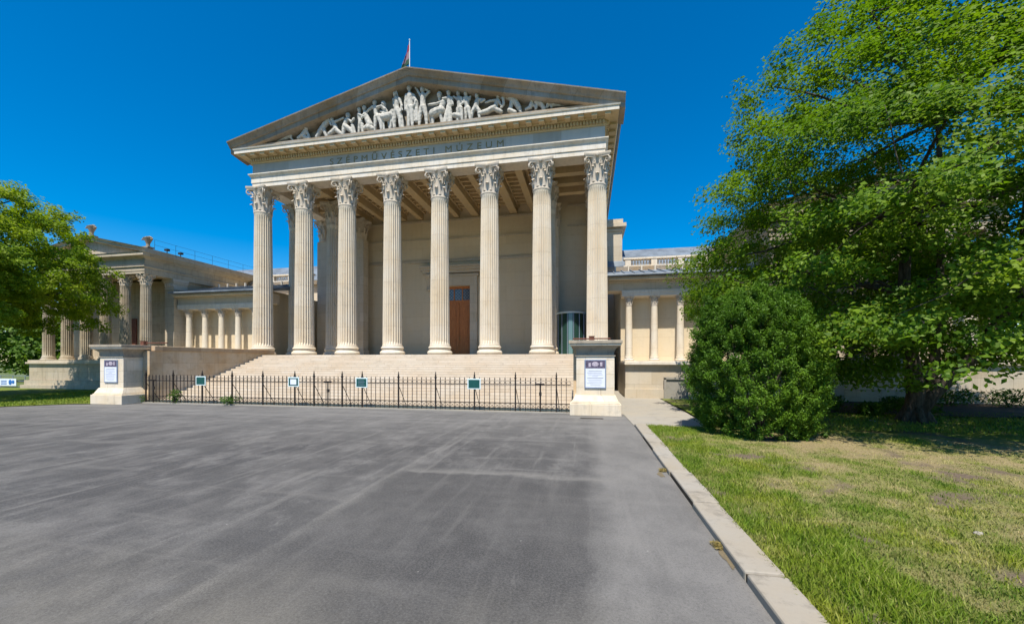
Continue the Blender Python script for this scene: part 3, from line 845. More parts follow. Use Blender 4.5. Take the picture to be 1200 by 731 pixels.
    if s < 0:
        b = MB(); bx(b, 19.85, 20.85, 20.28, 20.37, 1.72, 4.4); mpart(b, 'pavilion_door', M['rust'])
    xa, xb = sorted((X(16.28), X(24.46)))
    pth = [(xa, 42, -1, 0), (xa, 18.18, -1, -1), (xb, 18.18, 1, -1), (xb, 42, 1, 0)]
    b = MB(); b.sweep(pth, [(-.6, 6.72), (0, 6.72), (0, 6.86), (.02, 6.86), (.02, 7.04), (.08, 7.1), (.08, 7.15), (-.6, 7.15)]); mpart(b, 'pavilion_architrave', M['old'])
    b = MB(); b.sweep(pth, [(-.6, 7.15), (-.01, 7.15), (-.01, 7.55), (.08, 7.62), (.3, 7.7), (.3, 7.82), (.34, 7.88), (-.6, 7.9)]); mpart(b, 'pavilion_cornice', M['old'])
    b = MB(); bx(b, 16.3, 24.4, 18.7, 42, 6.9, 7.1); mpart(b, 'pavilion_ceiling', M['soffit'])
    pc_, ph_ = 20.37, 4.5
    b = MB(); vs = []
    for y_ in (18.22, 42): vs += [(X(pc_ - ph_ + .3), y_, 7.86), (X(pc_ + ph_ - .3), y_, 7.86), (X(pc_), y_, 8.85)]
    b.add(vs, [(0, 1, 2), (3, 5, 4), (0, 3, 4, 1), (1, 4, 5, 2), (2, 5, 3, 0)]); mpart(b, 'gable_wall', M['old'])
    b = MB()
    for e in (-1, 1):
        pr = [(18.25, -.27), (17.95, -.24), (17.93, -.12), (17.88, -.1), (17.8, 0), (42, 0), (42, -.27)]
        n = len(pr); vs = []
        for qq in (0, 1):
            for y_, dz_ in pr: vs.append((X(pc_ + e * ph_ * qq), y_, 9.08 - .98 * qq + dz_))
        b.add(vs, [tuple(range(n)), tuple(range(n, 2 * n))[::-1]] + [(i, (i + 1) % n, n + (i + 1) % n, n + i) for i in range(n)])
    mpart(b, 'pavilion_roof', M['old'])
    # roof edge railing along the side
    b = MB(); o_ = pc_ - ph_ + .25
    for k in range(17): b.tube([(X(o_), 18.6 + k * 1.2, 8.05), (X(o_), 18.6 + k * 1.2, 8.75)], .008, 5)
    for z_ in (8.45, 8.75): b.tube([(X(o_), 18.6, z_), (X(o_), 18.6 + 16 * 1.2, z_)], .007, 5)
    mpart(b, 'roof_railing', M['iron'])
# basement openings of the right wing and pavilion
b = MB(); b.box(3.35, 4.2, 18.06, 18.12, 0, .86); b.box(3.28, 3.37, 18.0, 18.12, 0, .92); b.box(4.18, 4.27, 18.0, 18.12, 0, .92); b.box(3.28, 4.27, 18.0, 18.12, .86, .95); mpart(b, 'basement_door', M['concrete'])
b = MB(); b.box(4.34, 4.66, 18.14, 18.22, .62, .92); mpart(b, 'wall_vent', M['iron'])
b = MB(); b.box(9.35, 9.95, 17.68, 17.8, 0, .75); mpart(b, 'basement_door', M['concrete'])
b = MB(); b.box(9.15, 9.34, 17.69, 17.8, 0, .72); mpart(b, 'wall_vent', M['iron'])
b = MB(); b.box(12.9, 13.05, 17.99, 18.1, .85, 1.2); mpart(b, 'wall_slit', M['black'])

# glass entrance drum on the porch
gd = empty('glass_entrance', (-.95, 23.55, ZS), 'dark green curved glass entrance drum on the porch beside the right end column', 'entrance')
b = MB(); b.lathe([(.84, 0), (.84, 2.42)], 40, (0, 0, .03)); b.build('glass_drum', M['glass'], gd, smooth=False, auto=40)
b = MB(); b.lathe([(.87, 2.44), (.87, 2.53), (.80, 2.55)], 40); b.lathe([(.87, 0), (.87, .05)], 40); b.build('drum_rim', M['white_paint'], gd, auto=40)
b = MB(); b.box(-.12, .12, -.875, -.85, .06, 2.42); b.build('door_gap_reflection', M['glass_reflection'], gd)  # pale strip painted as the bright reflection in the drum's door gap
b = MB()
for a in (-2.2, -1.78, -1.36, -.95, -2.62, -.5): b.box(.85 * math.cos(a) - .015, .85 * math.cos(a) + .015, .85 * math.sin(a) - .015, .85 * math.sin(a) + .015, .03, 2.43)
b.build('mullion', M['alu'], gd)
b = MB(); b.box(-10.75, -10.6, 25.68, 25.752, 3.0, 3.25); tag(b.build('wall_box', M['black']), 'small black box on the porch wall left of the wooden door', 'wall box')

# ------------------------------------------------------------------ staircase, parapets, pedestals
stairs = empty('entrance_staircase', (UC, 15.5, 0), 'broad pale stone staircase up to the temple front between two parapets with pedestals', 'staircase')
NS = 20; rise = ZS / NS; tread = (18.30 - 12.95) / NS
b = MB()
for k in range(NS):
    y0 = 12.95 + k * tread
    b.box(UC - 8.34, UC + 8.34, y0, 18.318, k * rise, (k + 1) * rise - .0015 * (NS - k > 1))
o = b.build('steps', M['step']); keep(o, stairs)
b = MB()
for s in (-1, 1):
    x0, x1 = sorted((UC + s * 8.34, UC + s * 9.55))
    b = MB(); b.box(x0, x1, 12.6, 18.9, 0, 2.06); o = b.build('parapet_wall', M['parapet']); keep(o, stairs)
    b2 = MB(); b2.box(x0 - .06, x1 + .06, 12.75, 18.9, 2.06, 2.26); oc = b2.build('coping', M['parapet_top'], bevel=.02); keep_child(oc, o)
def pedestal(cx, cy):
    w = .57
    b = MB(); b.box(cx - w, cx + w, cy - w, cy + w, .62, 1.80); o = b.build('pedestal', M['pedestal'], bevel=.012); keep(o, stairs)
    b = MB()
    b.box(cx - .76, cx + .76, cy - .76, cy + .95, 0, .36); b.box(cx - .72, cx + .72, cy - .72, cy + .9, .36, .40)
    b.frustum((cx - .70, cx + .70, cy - .70, cy + .85), (cx - .60, cx + .60, cy - .60, cy + .6), .40, .62)
    p = b.build('plinth', M['pedestal'], bevel=.015); keep_child(p, o)
    b = MB(); b.box(cx - .60, cx + .60, cy - .60, cy + .60, 1.80, 1.83); b.box(cx - w + .01, cx + w - .01, cy - w + .01, cy + w - .01, 1.83, 1.93)
    for k in range(5):
        t0, t1 = k / 5, (k + 1) / 5; e0, e1 = w + .16 * t0 ** 2, w + .16 * t1 ** 2
        b.frustum((cx - e0, cx + e0, cy - e0, cy + e0), (cx - e1, cx + e1, cy - e1, cy + e1), 1.93 + .19 * t0, 1.93 + .19 * t1)
    p = b.build('cap_moulding', M['darkcap']); keep_child(p, o)
    b = MB(); b.box(cx - .76, cx + .76, cy - .76, cy + .80, 2.12, 2.18); p = b.build('cap_edge', M['pedestal'], bevel=.01); keep_child(p, o)
    b = MB(); b.box(cx - .79, cx + .79, cy - .79, cy + .82, 2.18, 2.28); p = b.build('cap_slab', M['darkcap'], bevel=.012); keep_child(p, o)
    return o
PED = ((-18.02, 12.5), (.235, 12.78))
for cx, cy in PED: pedestal(cx, cy)

# poster frames on the pedestals
for (cx, cy), lab in zip(PED, ('framed notice with dark picture strip on the left stone pedestal', 'framed notice with dark purple picture strip on the right stone pedestal')):
    y = cy - .572
    pz = .82; W = .325; zt = 1.70
    pr = empty('framed_notice', (cx, y, pz), lab, 'notice')
    b = MB(); b.box(-W, W, -.03, 0, 0, zt - pz); b.build('notice_frame', M['alu'], pr, bevel=.006)
    b = MB(); b.box(-W + .035, W - .035, -.034, -.028, .035, zt - pz - .27); b.build('printed_sheet', M['paper'], pr)
    b = MB(); b.box(-W + .035, W - .035, -.034, -.028, zt - pz - .268, zt - pz - .03); b.build('picture_strip', M['purple'], pr)
    b = MB(); b.sphere((0, -.033, zt - pz - .14), (.11, .004, .075), 12, 6); b.box(-.2, -.13, -.037, -.033, zt - pz - .22, zt - pz - .1); b.box(.14, .21, -.037, -.033, zt - pz - .2, zt - pz - .08)
    b.build('picture_motif', M['print_pale'], pr)
    b = MB()
    for k, (wd, hh) in enumerate(((.2, .018), (.24, .012), (.22, .012), (.1, .012), (.24, .02), (.23, .01), (.2, .01), (.24, .01), (.15, .01))):
        z = .52 - k * .052; b.box(-wd, wd * (.8 if k % 2 else 1), -.0365, -.033, z, z + hh)
    b.build('text_lines', M['ink'], pr)

# rusty boxes with bars on the pedestal caps
for (cx, cy), lab, ry in zip(PED, ('rusty brown box with a long bar on top of the left pedestal', 'rusty brown box with a long bar on top of the right pedestal'), (.12, 0)):
    lx = cx + (.42 if cx < -5 else -.1)
    fl = empty('barrier_box', (lx, cy + .25, 2.282), lab, 'barrier box')
    b = MB(); b.box(-.085, .085, -.08, .08, 0, .17); b.box(-.1, .1, -.095, .095, .17, .185); b.build('box', M['rust'], fl, bevel=.008)
    b = MB(); x0, x1 = (-.05, 1.0) if cx < -5 else (-.6, .6)
    b.tube([(x0, .0, .10), (x1, .12 if cx < -5 else 0, .1)], .022, 8); b.build('bar', M['rust'], fl)

# ------------------------------------------------------------------ fence
def fence_u(px):
    t = (px - 600) / 459.4; th = .19
    return VF * (t * math.cos(th) - math.sin(th)) / (math.cos(th) + t * math.sin(th))
fence = empty('iron_fence', (UC, VF, 0), 'low dark wrought iron fence with spear tips across the foot of the stairs', 'fence')
posts = [171, 203, 237, 272, 308, 345.5, 368, 401, 424.5, 467, 510.5, 556, 604, 652]
pu = [fence_u(p) for p in posts]
b = MB(); b.box(-17.2, -.45, VF - .1, VF + .1, 0, .035); keep(b.build('fence_kerb', M['concrete']), fence)
for x in pu:
    b = MB(); b.box(x - .021, x + .021, VF - .021, VF + .021, .03, 1.16); b.box(x - .032, x + .032, VF - .032, VF + .032, 1.08, 1.12)
    b.lathe([(.014, 1.16), (.03, 1.18), (.03, 1.2), (.012, 1.22), (.02, 1.24), (.003, 1.31)], 8, (x, VF, 0))
    p = b.build('fence_post', M['iron']); keep(p, fence)
    br = MB(); br.tube([(x + .01, VF + .02, .78), (x + .06, VF + .45, .1), (x + .06, VF + .45, .0)], .011, 6); q = br.build('brace', M['iron']); keep_child(q, p)
edges = [-17.16] + pu + [-.5]
for i in range(len(edges) - 1):
    a, c = edges[i], edges[i + 1]
    if c - a < .12: continue
    b = MB(); nb = max(2, round((c - a) / .165)); 
    for z in (.12, .29, .885): b.box(a, c, VF - .012, VF + .012, z - .011, z + .011)
    for k in range(1, nb):
        x = a + (c - a) * k / nb
        b.box(x - .0085, x + .0085, VF - .0085, VF + .0085, .04, 1.05)
        b.lathe([(.008, 1.03), (.019, 1.055), (.013, 1.085), (.001, 1.135)], 6, (x, VF, 0), cap=False)
    for k in range(nb):
        x0 = a + (c - a) * k / nb; x1 = a + (c - a) * (k + 1) / nb; xm = (x0 + x1) / 2; w = (x1 - x0) / 2 - .008
        b.tube([(x0, VF, .13), (x1, VF, .28)], .006, 5, False); b.tube([(x0, VF + .008, .28), (x1, VF + .008, .13)], .006, 5, False)
        pts_ = [(xm + w * .8 * math.cos(q * PI / 5), VF, .90 + .085 * abs(math.sin(q * PI / 10)) + .06 * math.sin(q * PI / 5)) for q in range(11)]
        b.tube([(xm + w * math.cos(q * PI / 6), VF, .955 + w * .75 * math.sin(q * PI / 6)) for q in range(12)] + [(xm + w, VF, .955)], .006, 5, False)
    o = b.build('fence_panel', M['iron'], fix=False); keep(o, fence)
gate_u = [fence_u(p) for p in (181, 385, 633)]
for x in gate_u:
    b = MB(); b.box(x - .016, x + .016, VF - .05, VF - .02, .03, .93); b.box(x - .16, x + .14, VF - .05, VF - .025, .90, .94); b.box(x - .03, x + .05, VF - .055, VF - .02, .55, .66)
    keep(b.build('gate_latch', M['iron']), fence)
# four signs on the fence
sg = ((236.5, 'blank dark green enamel sign on the fence nearest the left pedestal', 'plain'),
      (345, 'dark green sign with a white paper notice in its middle on the fence', 'paper'),
      (424.5, 'dark green sign with faint lines of writing near the middle of the fence', 'lines'),
      (556, 'plain dark green sign on the fence nearest the right pedestal', 'plain'))
for px, lab, kind in sg:
    x = fence_u(px)
    s_ = empty('fence_sign', (x, VF - .03, .73), lab, 'sign', 'green signs on the fence')
    b = MB(); b.box(-.225, .225, -.02, 0, 0, .345); b.build('sign_board', M['white_paint'], s_, bevel=.004)
    b = MB(); b.box(-.19, .19, -.024, -.018, .035, .31); b.build('green_panel', M['green_sign'], s_)
    if kind == 'paper':
        b = MB(); b.box(-.125, .125, -.028, -.022, .075, .27); b.build('paper_sheet', M['paper'], s_)
    if kind == 'lines':
        b = MB()
        for k in range(4): b.box(-.13, .13 - .03 * (k % 2), -.0265, -.022, .09 + k * .05, .1 + k * .05)
        b.build('writing', M['alu'], s_)

# drain grate on the asphalt in front of the right pedestal
b = MB(); b.box(-.2, .45, 11.45, 11.62, 0, .006)
for k in range(12): b.box(-.18 + k * .052, -.155 + k * .052, 11.46, 11.61, .006, .011)
tag(b.build('drain_grate', M['iron']), 'narrow dark drain grate in the asphalt before the right pedestal', 'drain')

# ------------------------------------------------------------------ pediment statues
TH = .19
def plane_pt(px, py, v):
    t = (px - 600) / 459.4
    u = v * (t * math.cos(TH) - math.sin(TH)) / (math.cos(TH) + t * math.sin(TH))
    d = -u * math.sin(TH) + v * math.cos(TH)
    return u, EYE + (423.1 - py) * d / 459.4
SV = 18.60
SC = .0094
FOLDS = bpy.data.textures.new('folds', 'CLOUDS'); FOLDS.noise_scale = .13; FOLDS.noise_depth = 2
def statue(ox, caps, heads, label, base=None):
    """caps: limbs as (x1,y1,r1,x2,y2,r2,dv) in traced units; turned into metres on the pediment shelf and fused into one body"""
    b = MB()
    def W(x, y, dv=0):
        u, z = plane_pt(ox + x / 4.57, 60 + y / 4.57, SV); return Vector((u, SV + dv, z))
    for c in caps:
        x1, y1, r1, x2, y2, r2 = c[:6]; dv = c[6] if len(c) > 6 else 0
        p, q = W(x1, y1, dv), W(x2, y2, dv)
        r1 *= SC * .86; r2 *= SC * .86
        for p_, r_ in ((p, r1), (q, r2)): b.sphere(p_, r_, 10, 8)
        b.tube([p, q], [r1, r2], 10)
    for x, y, r in heads:
        p = W(x, y, -.05); b.sphere(p, (r * SC * .85, r * SC * .95, r * SC * 1.12), 12, 8)
        b.sphere(p + Vector((0, -r * SC * .95, -r * SC * .1)), r * SC * .25, 6, 5)       # nose
        b.sphere(p + Vector((0, r * SC * .15, r * SC * .35)), r * SC * .98, 10, 6)       # hair
        b.tube([p, p + Vector((0, .04, -r * SC * 1.9))], r * SC * .5, 8)
    zmin = min(v[2] for v in b.v)
    cx = sum(v[0] for v in b.v) / len(b.v)
    dz_ = 0
    vs = [(v[0] - cx, v[1] - SV, v[2] - 13.45) for v in b.v]
    b.v = vs
    o = b.build('pediment_statue', M['marble'], smooth=True, fix=False)
    o.location = (cx, SV, 13.45)
    r = o.modifiers.new('fuse', 'REMESH'); r.mode = 'VOXEL'; r.voxel_size = .02; r.use_smooth_shade = True
    dsp = o.modifiers.new('folds', 'DISPLACE'); dsp.texture = FOLDS; dsp.strength = .034; dsp.mid_level = .5; dsp.texture_coords = 'GLOBAL'
    sm = o.modifiers.new('soften', 'SMOOTH'); sm.factor = .5; sm.iterations = 1
    tag(o, label, 'statue', 'white statues in the gable')
    return o
F = 420   # feet reach down behind the shelf edge
def legs(x, y, xa, xb, yb, r=13):
    return [(x - 8, y, r + 3, xa, (y + yb) / 2, r), (xa, (y + yb) / 2, r, xa - 2, yb, r * .7), (x + 8, y, r + 3, xb, (y + yb) / 2, r, -.08), (xb, (y + yb) / 2, r, xb + 3, yb, r * .7, -.08)]
A_, B_, C_ = 400, 540, 260
statue(A_, [(352, 240, 13, 385, 240, 13), (368, 240, 22, 369, 275, 20), (369, 275, 20, 370, 300, 22), (352, 240, 11, 345, 285, 9, -.05), (345, 285, 9, 347, 320, 8, -.06), (386, 240, 11, 402, 275, 12), (402, 275, 13, 405, 375, 15), (402, 275, 9, 395, 300, 8, -.1)] + legs(370, 305, 362, 382, 410), [(365, 203, 15)], 'white standing nude at the centre of the gable, tallest of all the statues')
statue(A_, [(424, 238, 11, 452, 238, 11), (438, 240, 19, 437, 275, 17), (437, 275, 17, 438, 303, 20), (424, 238, 9, 410, 215, 8), (410, 215, 8, 398, 196, 7), (452, 238, 9, 472, 218, 8), (472, 218, 8, 450, 205, 7)] + legs(438, 305, 420, 458, 405), [(436, 212, 14)], 'white statue with both arms raised over its head, right of the central nude')
statue(A_, [(280, 262, 11, 315, 262, 11), (297, 262, 19, 298, 295, 16), (298, 295, 16, 298, 318, 19), (315, 262, 10, 328, 300, 8, -.08), (328, 300, 8, 322, 330, 7, -.1), (280, 262, 9, 284, 300, 8), (275, 335, 12, 285, 410, 12), (318, 340, 12, 328, 415, 14), (300, 222, 4, 335, 325, 3, -.12)] + legs(298, 320, 286, 318, 415), [(290, 236, 14)], 'white slender statue holding a long bow, left of the central nude')
statue(A_, [(262, 350, 26, 222, 358, 24), (262, 350, 20, 275, 325, 16), (222, 360, 20, 205, 345, 14), (270, 365, 11, 262, 425, 8), (250, 370, 11, 256, 425, 8, .1), (222, 370, 11, 228, 425, 8), (212, 365, 9, 215, 425, 7, .12)], [], 'white horse bodied figure, its rump between the bow holder and the lunging nude')
statue(A_, [(172, 305, 11, 198, 308, 11), (185, 308, 18, 188, 340, 15), (188, 340, 15, 196, 352, 17), (198, 308, 9, 222, 300, 8, -.1), (222, 300, 8, 238, 318, 9, -.1), (172, 305, 9, 150, 322, 8, -.08), (150, 322, 8, 128, 345, 7, -.08)] + legs(194, 355, 182, 216, 425, 12), [(181, 282, 14)], 'white lunging nude with arms spread, left of the horse bodied figure')
statue(A_, [(225, 300, 17, 240, 325, 13), (240, 325, 14, 222, 345, 13), (235, 330, 8, 210, 325, 7)], [(228, 290, 15)], 'white upper body with bent head clutched by the lunging nude')
statue(A_, [(98, 345, 17, 104, 380, 15), (104, 380, 16, 100, 400, 14), (98, 345, 8, 125, 358, 8, -.1), (100, 395, 12, 95, 435, 9), (112, 395, 12, 116, 435, 9)], [(98, 320, 12)], 'white upright youth, left of the seated draped figure')
statue(A_, [(130, 338, 17, 142, 372, 18), (142, 372, 20, 155, 395, 20), (155, 395, 18, 125, 415, 14), (150, 410, 22, 170, 418, 16), (130, 340, 8, 115, 365, 8, -.1)], [(125, 310, 13)], 'white seated draped figure with raised head, beside the upright youth')
statue(A_, [(548, 275, 18, 535, 310, 18), (535, 318, 27, 492, 338, 28), (548, 275, 9, 515, 285, 9, -.05), (515, 285, 9, 470, 292, 7, -.05), (545, 275, 8, 562, 255, 7), (488, 345, 14, 492, 405, 8), (475, 335, 16, 480, 405, 8, .1), (530, 335, 13, 545, 405, 8)], [(527, 240, 15)], 'white bearded horse bodied figure reaching left behind the arms raised statue')
statue(A_, [(566, 258, 11, 592, 256, 11), (579, 258, 18, 580, 290, 16), (580, 290, 17, 572, 325, 19), (572, 325, 19, 556, 390, 20), (580, 320, 17, 582, 390, 17), (566, 260, 9, 548, 262, 7, -.1), (592, 256, 9, 598, 290, 8, -.05)], [(576, 230, 13)], 'white robed woman leaning right, beside the horse bodied figure on the right')
statue(A_, [(620, 256, 10, 645, 256, 10), (632, 258, 17, 633, 292, 15), (633, 292, 15, 634, 312, 17), (645, 256, 8, 655, 285, 7, -.08), (620, 256, 8, 600, 245, 7), (655, 285, 7, 640, 300, 6, -.1), (605, 345, 16, 640, 350, 18)] + legs(634, 312, 625, 648, 385, 11), [(628, 230, 13)], 'white standing warrior in the right half of the gable, arm to the left')
statue(A_, [(662, 258, 10, 686, 258, 10), (674, 258, 17, 672, 295, 15), (672, 295, 15, 676, 312, 16), (686, 258, 8, 692, 245, 7), (662, 258, 8, 660, 285, 7, -.1)] + legs(675, 312, 668, 690, 380, 11), [(668, 233, 13)], 'white statue with bent arm close behind the standing warrior')
statue(B_, [(90, 268, 17, 80, 300, 16), (80, 300, 16, 98, 320, 13), (98, 320, 12, 100, 365, 8), (75, 305, 14, 60, 330, 12), (60, 330, 12, 55, 370, 9), (98, 265, 8, 130, 268, 7, -.08), (130, 268, 7, 112, 280, 7, -.1)], [(88, 245, 13)], 'white striding statue with elbow out, just right of the standing pair')
statue(B_, [(198, 270, 17, 186, 298, 15), (186, 300, 17, 140, 325, 17), (140, 325, 16, 100, 335, 13), (192, 268, 8, 160, 270, 7, -.05), (160, 270, 7, 135, 280, 6, -.05), (205, 275, 8, 218, 298, 7, -.1), (180, 310, 14, 215, 325, 14)], [(202, 245, 13)], 'white half reclining figure with outstretched arm under the arched back statue')
statue(B_, [(228, 243, 15, 262, 248, 18), (262, 248, 19, 292, 270, 19), (292, 270, 18, 312, 305, 15), (312, 305, 13, 322, 330, 10), (228, 250, 9, 232, 290, 8, -.08), (232, 290, 8, 218, 310, 7, -.08), (275, 270, 14, 262, 318, 12), (262, 318, 16, 290, 330, 14)], [(218, 237, 12)], 'white statue bending over with a high arched back on the right slope')
statue(B_, [(380, 280, 13, 372, 300, 13), (372, 302, 12, 350, 312, 9), (385, 285, 8, 400, 300, 7)], [(381, 264, 12)], 'white small crouching figure, first after the gap on the right slope')
statue(B_, [(405, 272, 15, 432, 285, 16), (432, 285, 15, 445, 310, 12), (410, 280, 10, 402, 310, 9), (438, 272, 8, 445, 292, 7)], [(410, 266, 11)], 'white kneeling bowed figure between two small crouching ones, right end of gable')
statue(B_, [(490, 265, 15, 500, 285, 13), (500, 287, 12, 535, 290, 8), (470, 270, 12, 462, 300, 10), (480, 275, 10, 486, 300, 9), (535, 290, 8, 560, 290, 6)], [(469, 254, 12)], 'white reclining figure at the far right corner of the gable')
statue(C_, [(362, 455, 14, 340, 468, 13), (340, 468, 12, 310, 476, 9), (310, 478, 9, 290, 484, 6), (365, 460, 8, 380, 478, 7)], [(373, 443, 13)], 'white reclining figure at the far left corner of the gable')
statue(C_, [(450, 432, 18, 435, 452, 18), (435, 452, 16, 410, 466, 11), (458, 435, 9, 470, 465, 9), (445, 462, 14, 470, 470, 10)], [(456, 415, 14)], 'white crouching figure, second from the left corner of the gable')
statue(C_, [(572, 372, 17, 550, 398, 18), (550, 398, 17, 525, 430, 15), (525, 430, 14, 508, 462, 11), (578, 370, 8, 590, 400, 7, -.08), (545, 415, 13, 560, 455, 10)], [(577, 360, 13)], 'white bent old woman leaning left, third from the left corner of the gable')
statue(C_, [(598, 385, 15, 612, 415, 15), (612, 418, 16, 575, 445, 12), (615, 425, 15, 640, 445, 12), (598, 385, 8, 630, 375, 7, -.06), (630, 375, 7, 655, 362, 7, -.06)], [(592, 372, 11)], 'white half kneeling figure stretching an arm right, left slope of the gable')
statue(C_, [(668, 372, 16, 660, 400, 16), (660, 402, 18, 690, 425, 15), (690, 420, 14, 705, 450, 10), (655, 410, 15, 650, 450, 11), (680, 368, 8, 700, 385, 8, -.08), (700, 385, 8, 712, 368, 8, -.08), (700, 400, 12, 712, 440, 10)], [(678, 350, 14)], 'white crouched struggling figure midway on the left slope of the gable')

# ------------------------------------------------------------------ roof ornaments, flag
def acroterion(loc, h, lab, flip=1):
    o_ = empty('roof_ornament', loc, lab, 'ornament')
    b = MB(); b.box(-.22, .22, -.18, .18, 0, h * .12); b.lathe([(.12, h * .12), (.08, h * .3), (.1, h * .45), (.2, h * .8), (.22, h * .9), (.1, h * .95)], 12)
    b.build('pedestal', M['tympanum'], o_, auto=40)
    b = MB()
    for k in range(7):
        a = (k - 3) * .42
        pp = [(0.05 * math.sin(a), 0, h * .45), (.18 * math.sin(a) * 1.1, 0, h * .75), (.34 * math.sin(a), -.02, h * (.72 + .33 * math.cos(a))), (.42 * math.sin(a), -.07, h * (.66 + .33 * math.cos(a)))]
        b.tube(pp, [.04, .055, .05, .02], 6)
    b.build('palmette', M['tympanum'], o_, auto=60)
acroterion((UC - 20.37, 18.3, 9.07), .7, 'grey palmette ornament on the gable peak of the left pavilion, above the tree')
acroterion((UC - 16.05, 18.2, 8.13), .66, 'grey vase shaped ornament on the right roof corner of the left pavilion')
acroterion((UC + 20.37, 18.3, 9.07), .7, 'grey palmette ornament on the right pavilion behind the big tree')
for (y, lab) in ((19.2, 'small black roof spotlight nearest the corner ornament on the left pavilion'), (20.0, 'small black roof spotlight, second from the corner ornament on the left pavilion'),
                 (26.2, 'small black roof spotlight far back along the left pavilion eaves, nearer one'), (27.0, 'small black roof spotlight farthest back along the left pavilion eaves')):
    o_ = empty('roof_spotlight', (UC - 16.0, y, 8.1), lab, 'spotlight', 'spotlights on the pavilion eaves')
    b = MB(); b.tube([(0, 0, 0), (0, 0, .16)], .02, 6); b.build('stem', M['iron'], o_)
    b = MB(); b.box(-.12, .12, -.09, .09, .15, .27); b.build('lamp_head', M['black'], o_, bevel=.02)
fx, fz = plane_pt(480, 78, 20.5)
fl = empty('flag', (fx, 20.5, ZT1 - slope * abs(fx - UC) + .0), 'red white and green flag hanging limp from a pole on the gable peak', 'flag')
zt = plane_pt(480, 47, 20.5)[1] - fl.location.z
b = MB(); b.tube([(0, 0, 0), (0, 0, zt)], [.03, .02], 8); b.sphere((0, 0, zt), .045, 8, 6); b.build('flag_pole', M['white_paint'], fl)
b = MB(); nx, nz = 10, 14; vs = []; fs = []; mi = []
HF = 1.25
for j in range(nz + 1):
    for i in range(nx + 1):
        q = i / nx; w = j / nz
        # a limp flag: cloth falls away from the hoist
        x = -.5 * q * (.25 + .75 * w) - .02; z = zt - .1 - HF * w * (1 - .15 * q) - .5 * q
        vs.append((x, .07 * math.sin(q * 9 + w * 2) * q, z))
for j in range(nz):
    for i in range(nx):
        fs.append((j * (nx + 1) + i, j * (nx + 1) + i + 1, (j + 1) * (nx + 1) + i + 1, (j + 1) * (nx + 1) + i)); mi.append(0 if j < nz / 3 else (1 if j < 2 * nz / 3 else 2))
b.add(vs, fs); o = b.build('flag_cloth', [M['red'], M['white_cloth'], M['green_cloth']], fl, smooth=True)
o.data.polygons.foreach_set('material_index', mi)
sd = o.modifiers.new('thick', 'SOLIDIFY'); sd.thickness = .006

# ------------------------------------------------------------------ foliage
def leaves(name, P, Nrm, L_, W_, tint, mat, parent=None):
    n = len(P)
    Nrm = Nrm / np.linalg.norm(Nrm, axis=1, keepdims=True)
    r = RNG.normal(size=(n, 3)); d = np.cross(Nrm, r); d /= np.linalg.norm(d, axis=1, keepdims=True); s = np.cross(Nrm, d)
    v = np.zeros((n, 4, 3)); L_ = L_[:, None]; W_ = W_[:, None]
    fold = Nrm * W_ * .22
    v[:, 0] = P - d * L_ / 2; v[:, 1] = P + s * W_ / 2 + fold - d * L_ * .08; v[:, 2] = P + d * L_ / 2; v[:, 3] = P - s * W_ / 2 + fold - d * L_ * .08
    me = bpy.data.meshes.new(name)
    me.vertices.add(n * 4); me.vertices.foreach_set('co', v.ravel())
    me.loops.add(n * 4); me.loops.foreach_set('vertex_index', np.arange(n * 4))
    me.polygons.add(n); me.polygons.foreach_set('loop_start', np.arange(n) * 4)
    me.update(calc_edges=True); me.validate()
    at = me.attributes.new('tint', 'FLOAT', 'POINT'); at.data.foreach_set('value', np.repeat(np.clip(tint, 0, 1), 4))
    me.materials.append(mat)
    o = bpy.data.objects.new(name, me); C.objects.link(o)
    if parent: o.parent = parent
    return o
def pads(centres, rad, per, flat, up, outward, ctr):
    """clumps of leaves: flattened pads round each centre"""
    K = len(centres); idx = np.repeat(np.arange(K), per)
    n = len(idx); q = RNG.normal(size=(n, 3)); q /= np.linalg.norm(q, axis=1, keepdims=True)
    rr = RNG.random(n) ** (1 / 2.2)
    q = q * rr[:, None]
    R_ = rad[idx][:, None]
    off = q * R_; off[:, 2] *= flat
    hor = np.hypot(off[:, 0], off[:, 1]); off[:, 2] -= .35 * hor ** 2 / R_[:, 0]      # pads droop at the rim
    P = centres[idx] + off
    out = centres[idx] - ctr; out /= np.linalg.norm(out, axis=1, keepdims=True) + 1e-6
    N_ = np.array([0, 0, up * .85]) + out * (outward + .35) + RNG.normal(0, .55, (n, 3))
    return P, N_, idx

def two_level(centres, big, seed, nsub, spread, flat, r0, r1):
    """thin the clump centres to a minimum spacing, then hang smaller pads round each one"""
    rnd = random.Random(seed); kept = []
    for p in centres:
        if all((Vector(p) - Vector(q)).length > big for q in kept): kept.append(p)
    cl, rd, gid = [], [], []
    for g, p in enumerate(kept):
        for k in range(nsub):
            a = rnd.uniform(0, 2 * PI); q = spread * rnd.random() ** .6
            cl.append((p[0] + q * math.cos(a), p[1] + q * math.sin(a), p[2] + rnd.uniform(-1, 1) * flat - .22 * q * q / spread)); rd.append(rnd.uniform(r0, r1)); gid.append(g)
    return np.array(kept), np.array(cl), np.array(rd), np.array(gid)

def limb(b, p0, p1, r0, r1, wob=.15, n=6, sag=0):
    p0, p1 = Vector(p0), Vector(p1); pp = []; rr = []
    Lh = (p1 - p0).length
    ph = random.random() * 10
    for i in range(n + 1):
        t = i / n; w = math.sin(t * PI)
        off = Vector((noise.noise((ph, t * 2.3, 1)), noise.noise((ph, t * 2.3, 5)), noise.noise((ph, t * 2.3, 9)))) * wob * Lh * w
        pp.append(p0.lerp(p1, t) + off + Vector((0, 0, sag * w))); rr.append(r0 + (r1 - r0) * t ** .8)
    b.tube(pp, rr, 8 if r0 > .05 else 5); return pp

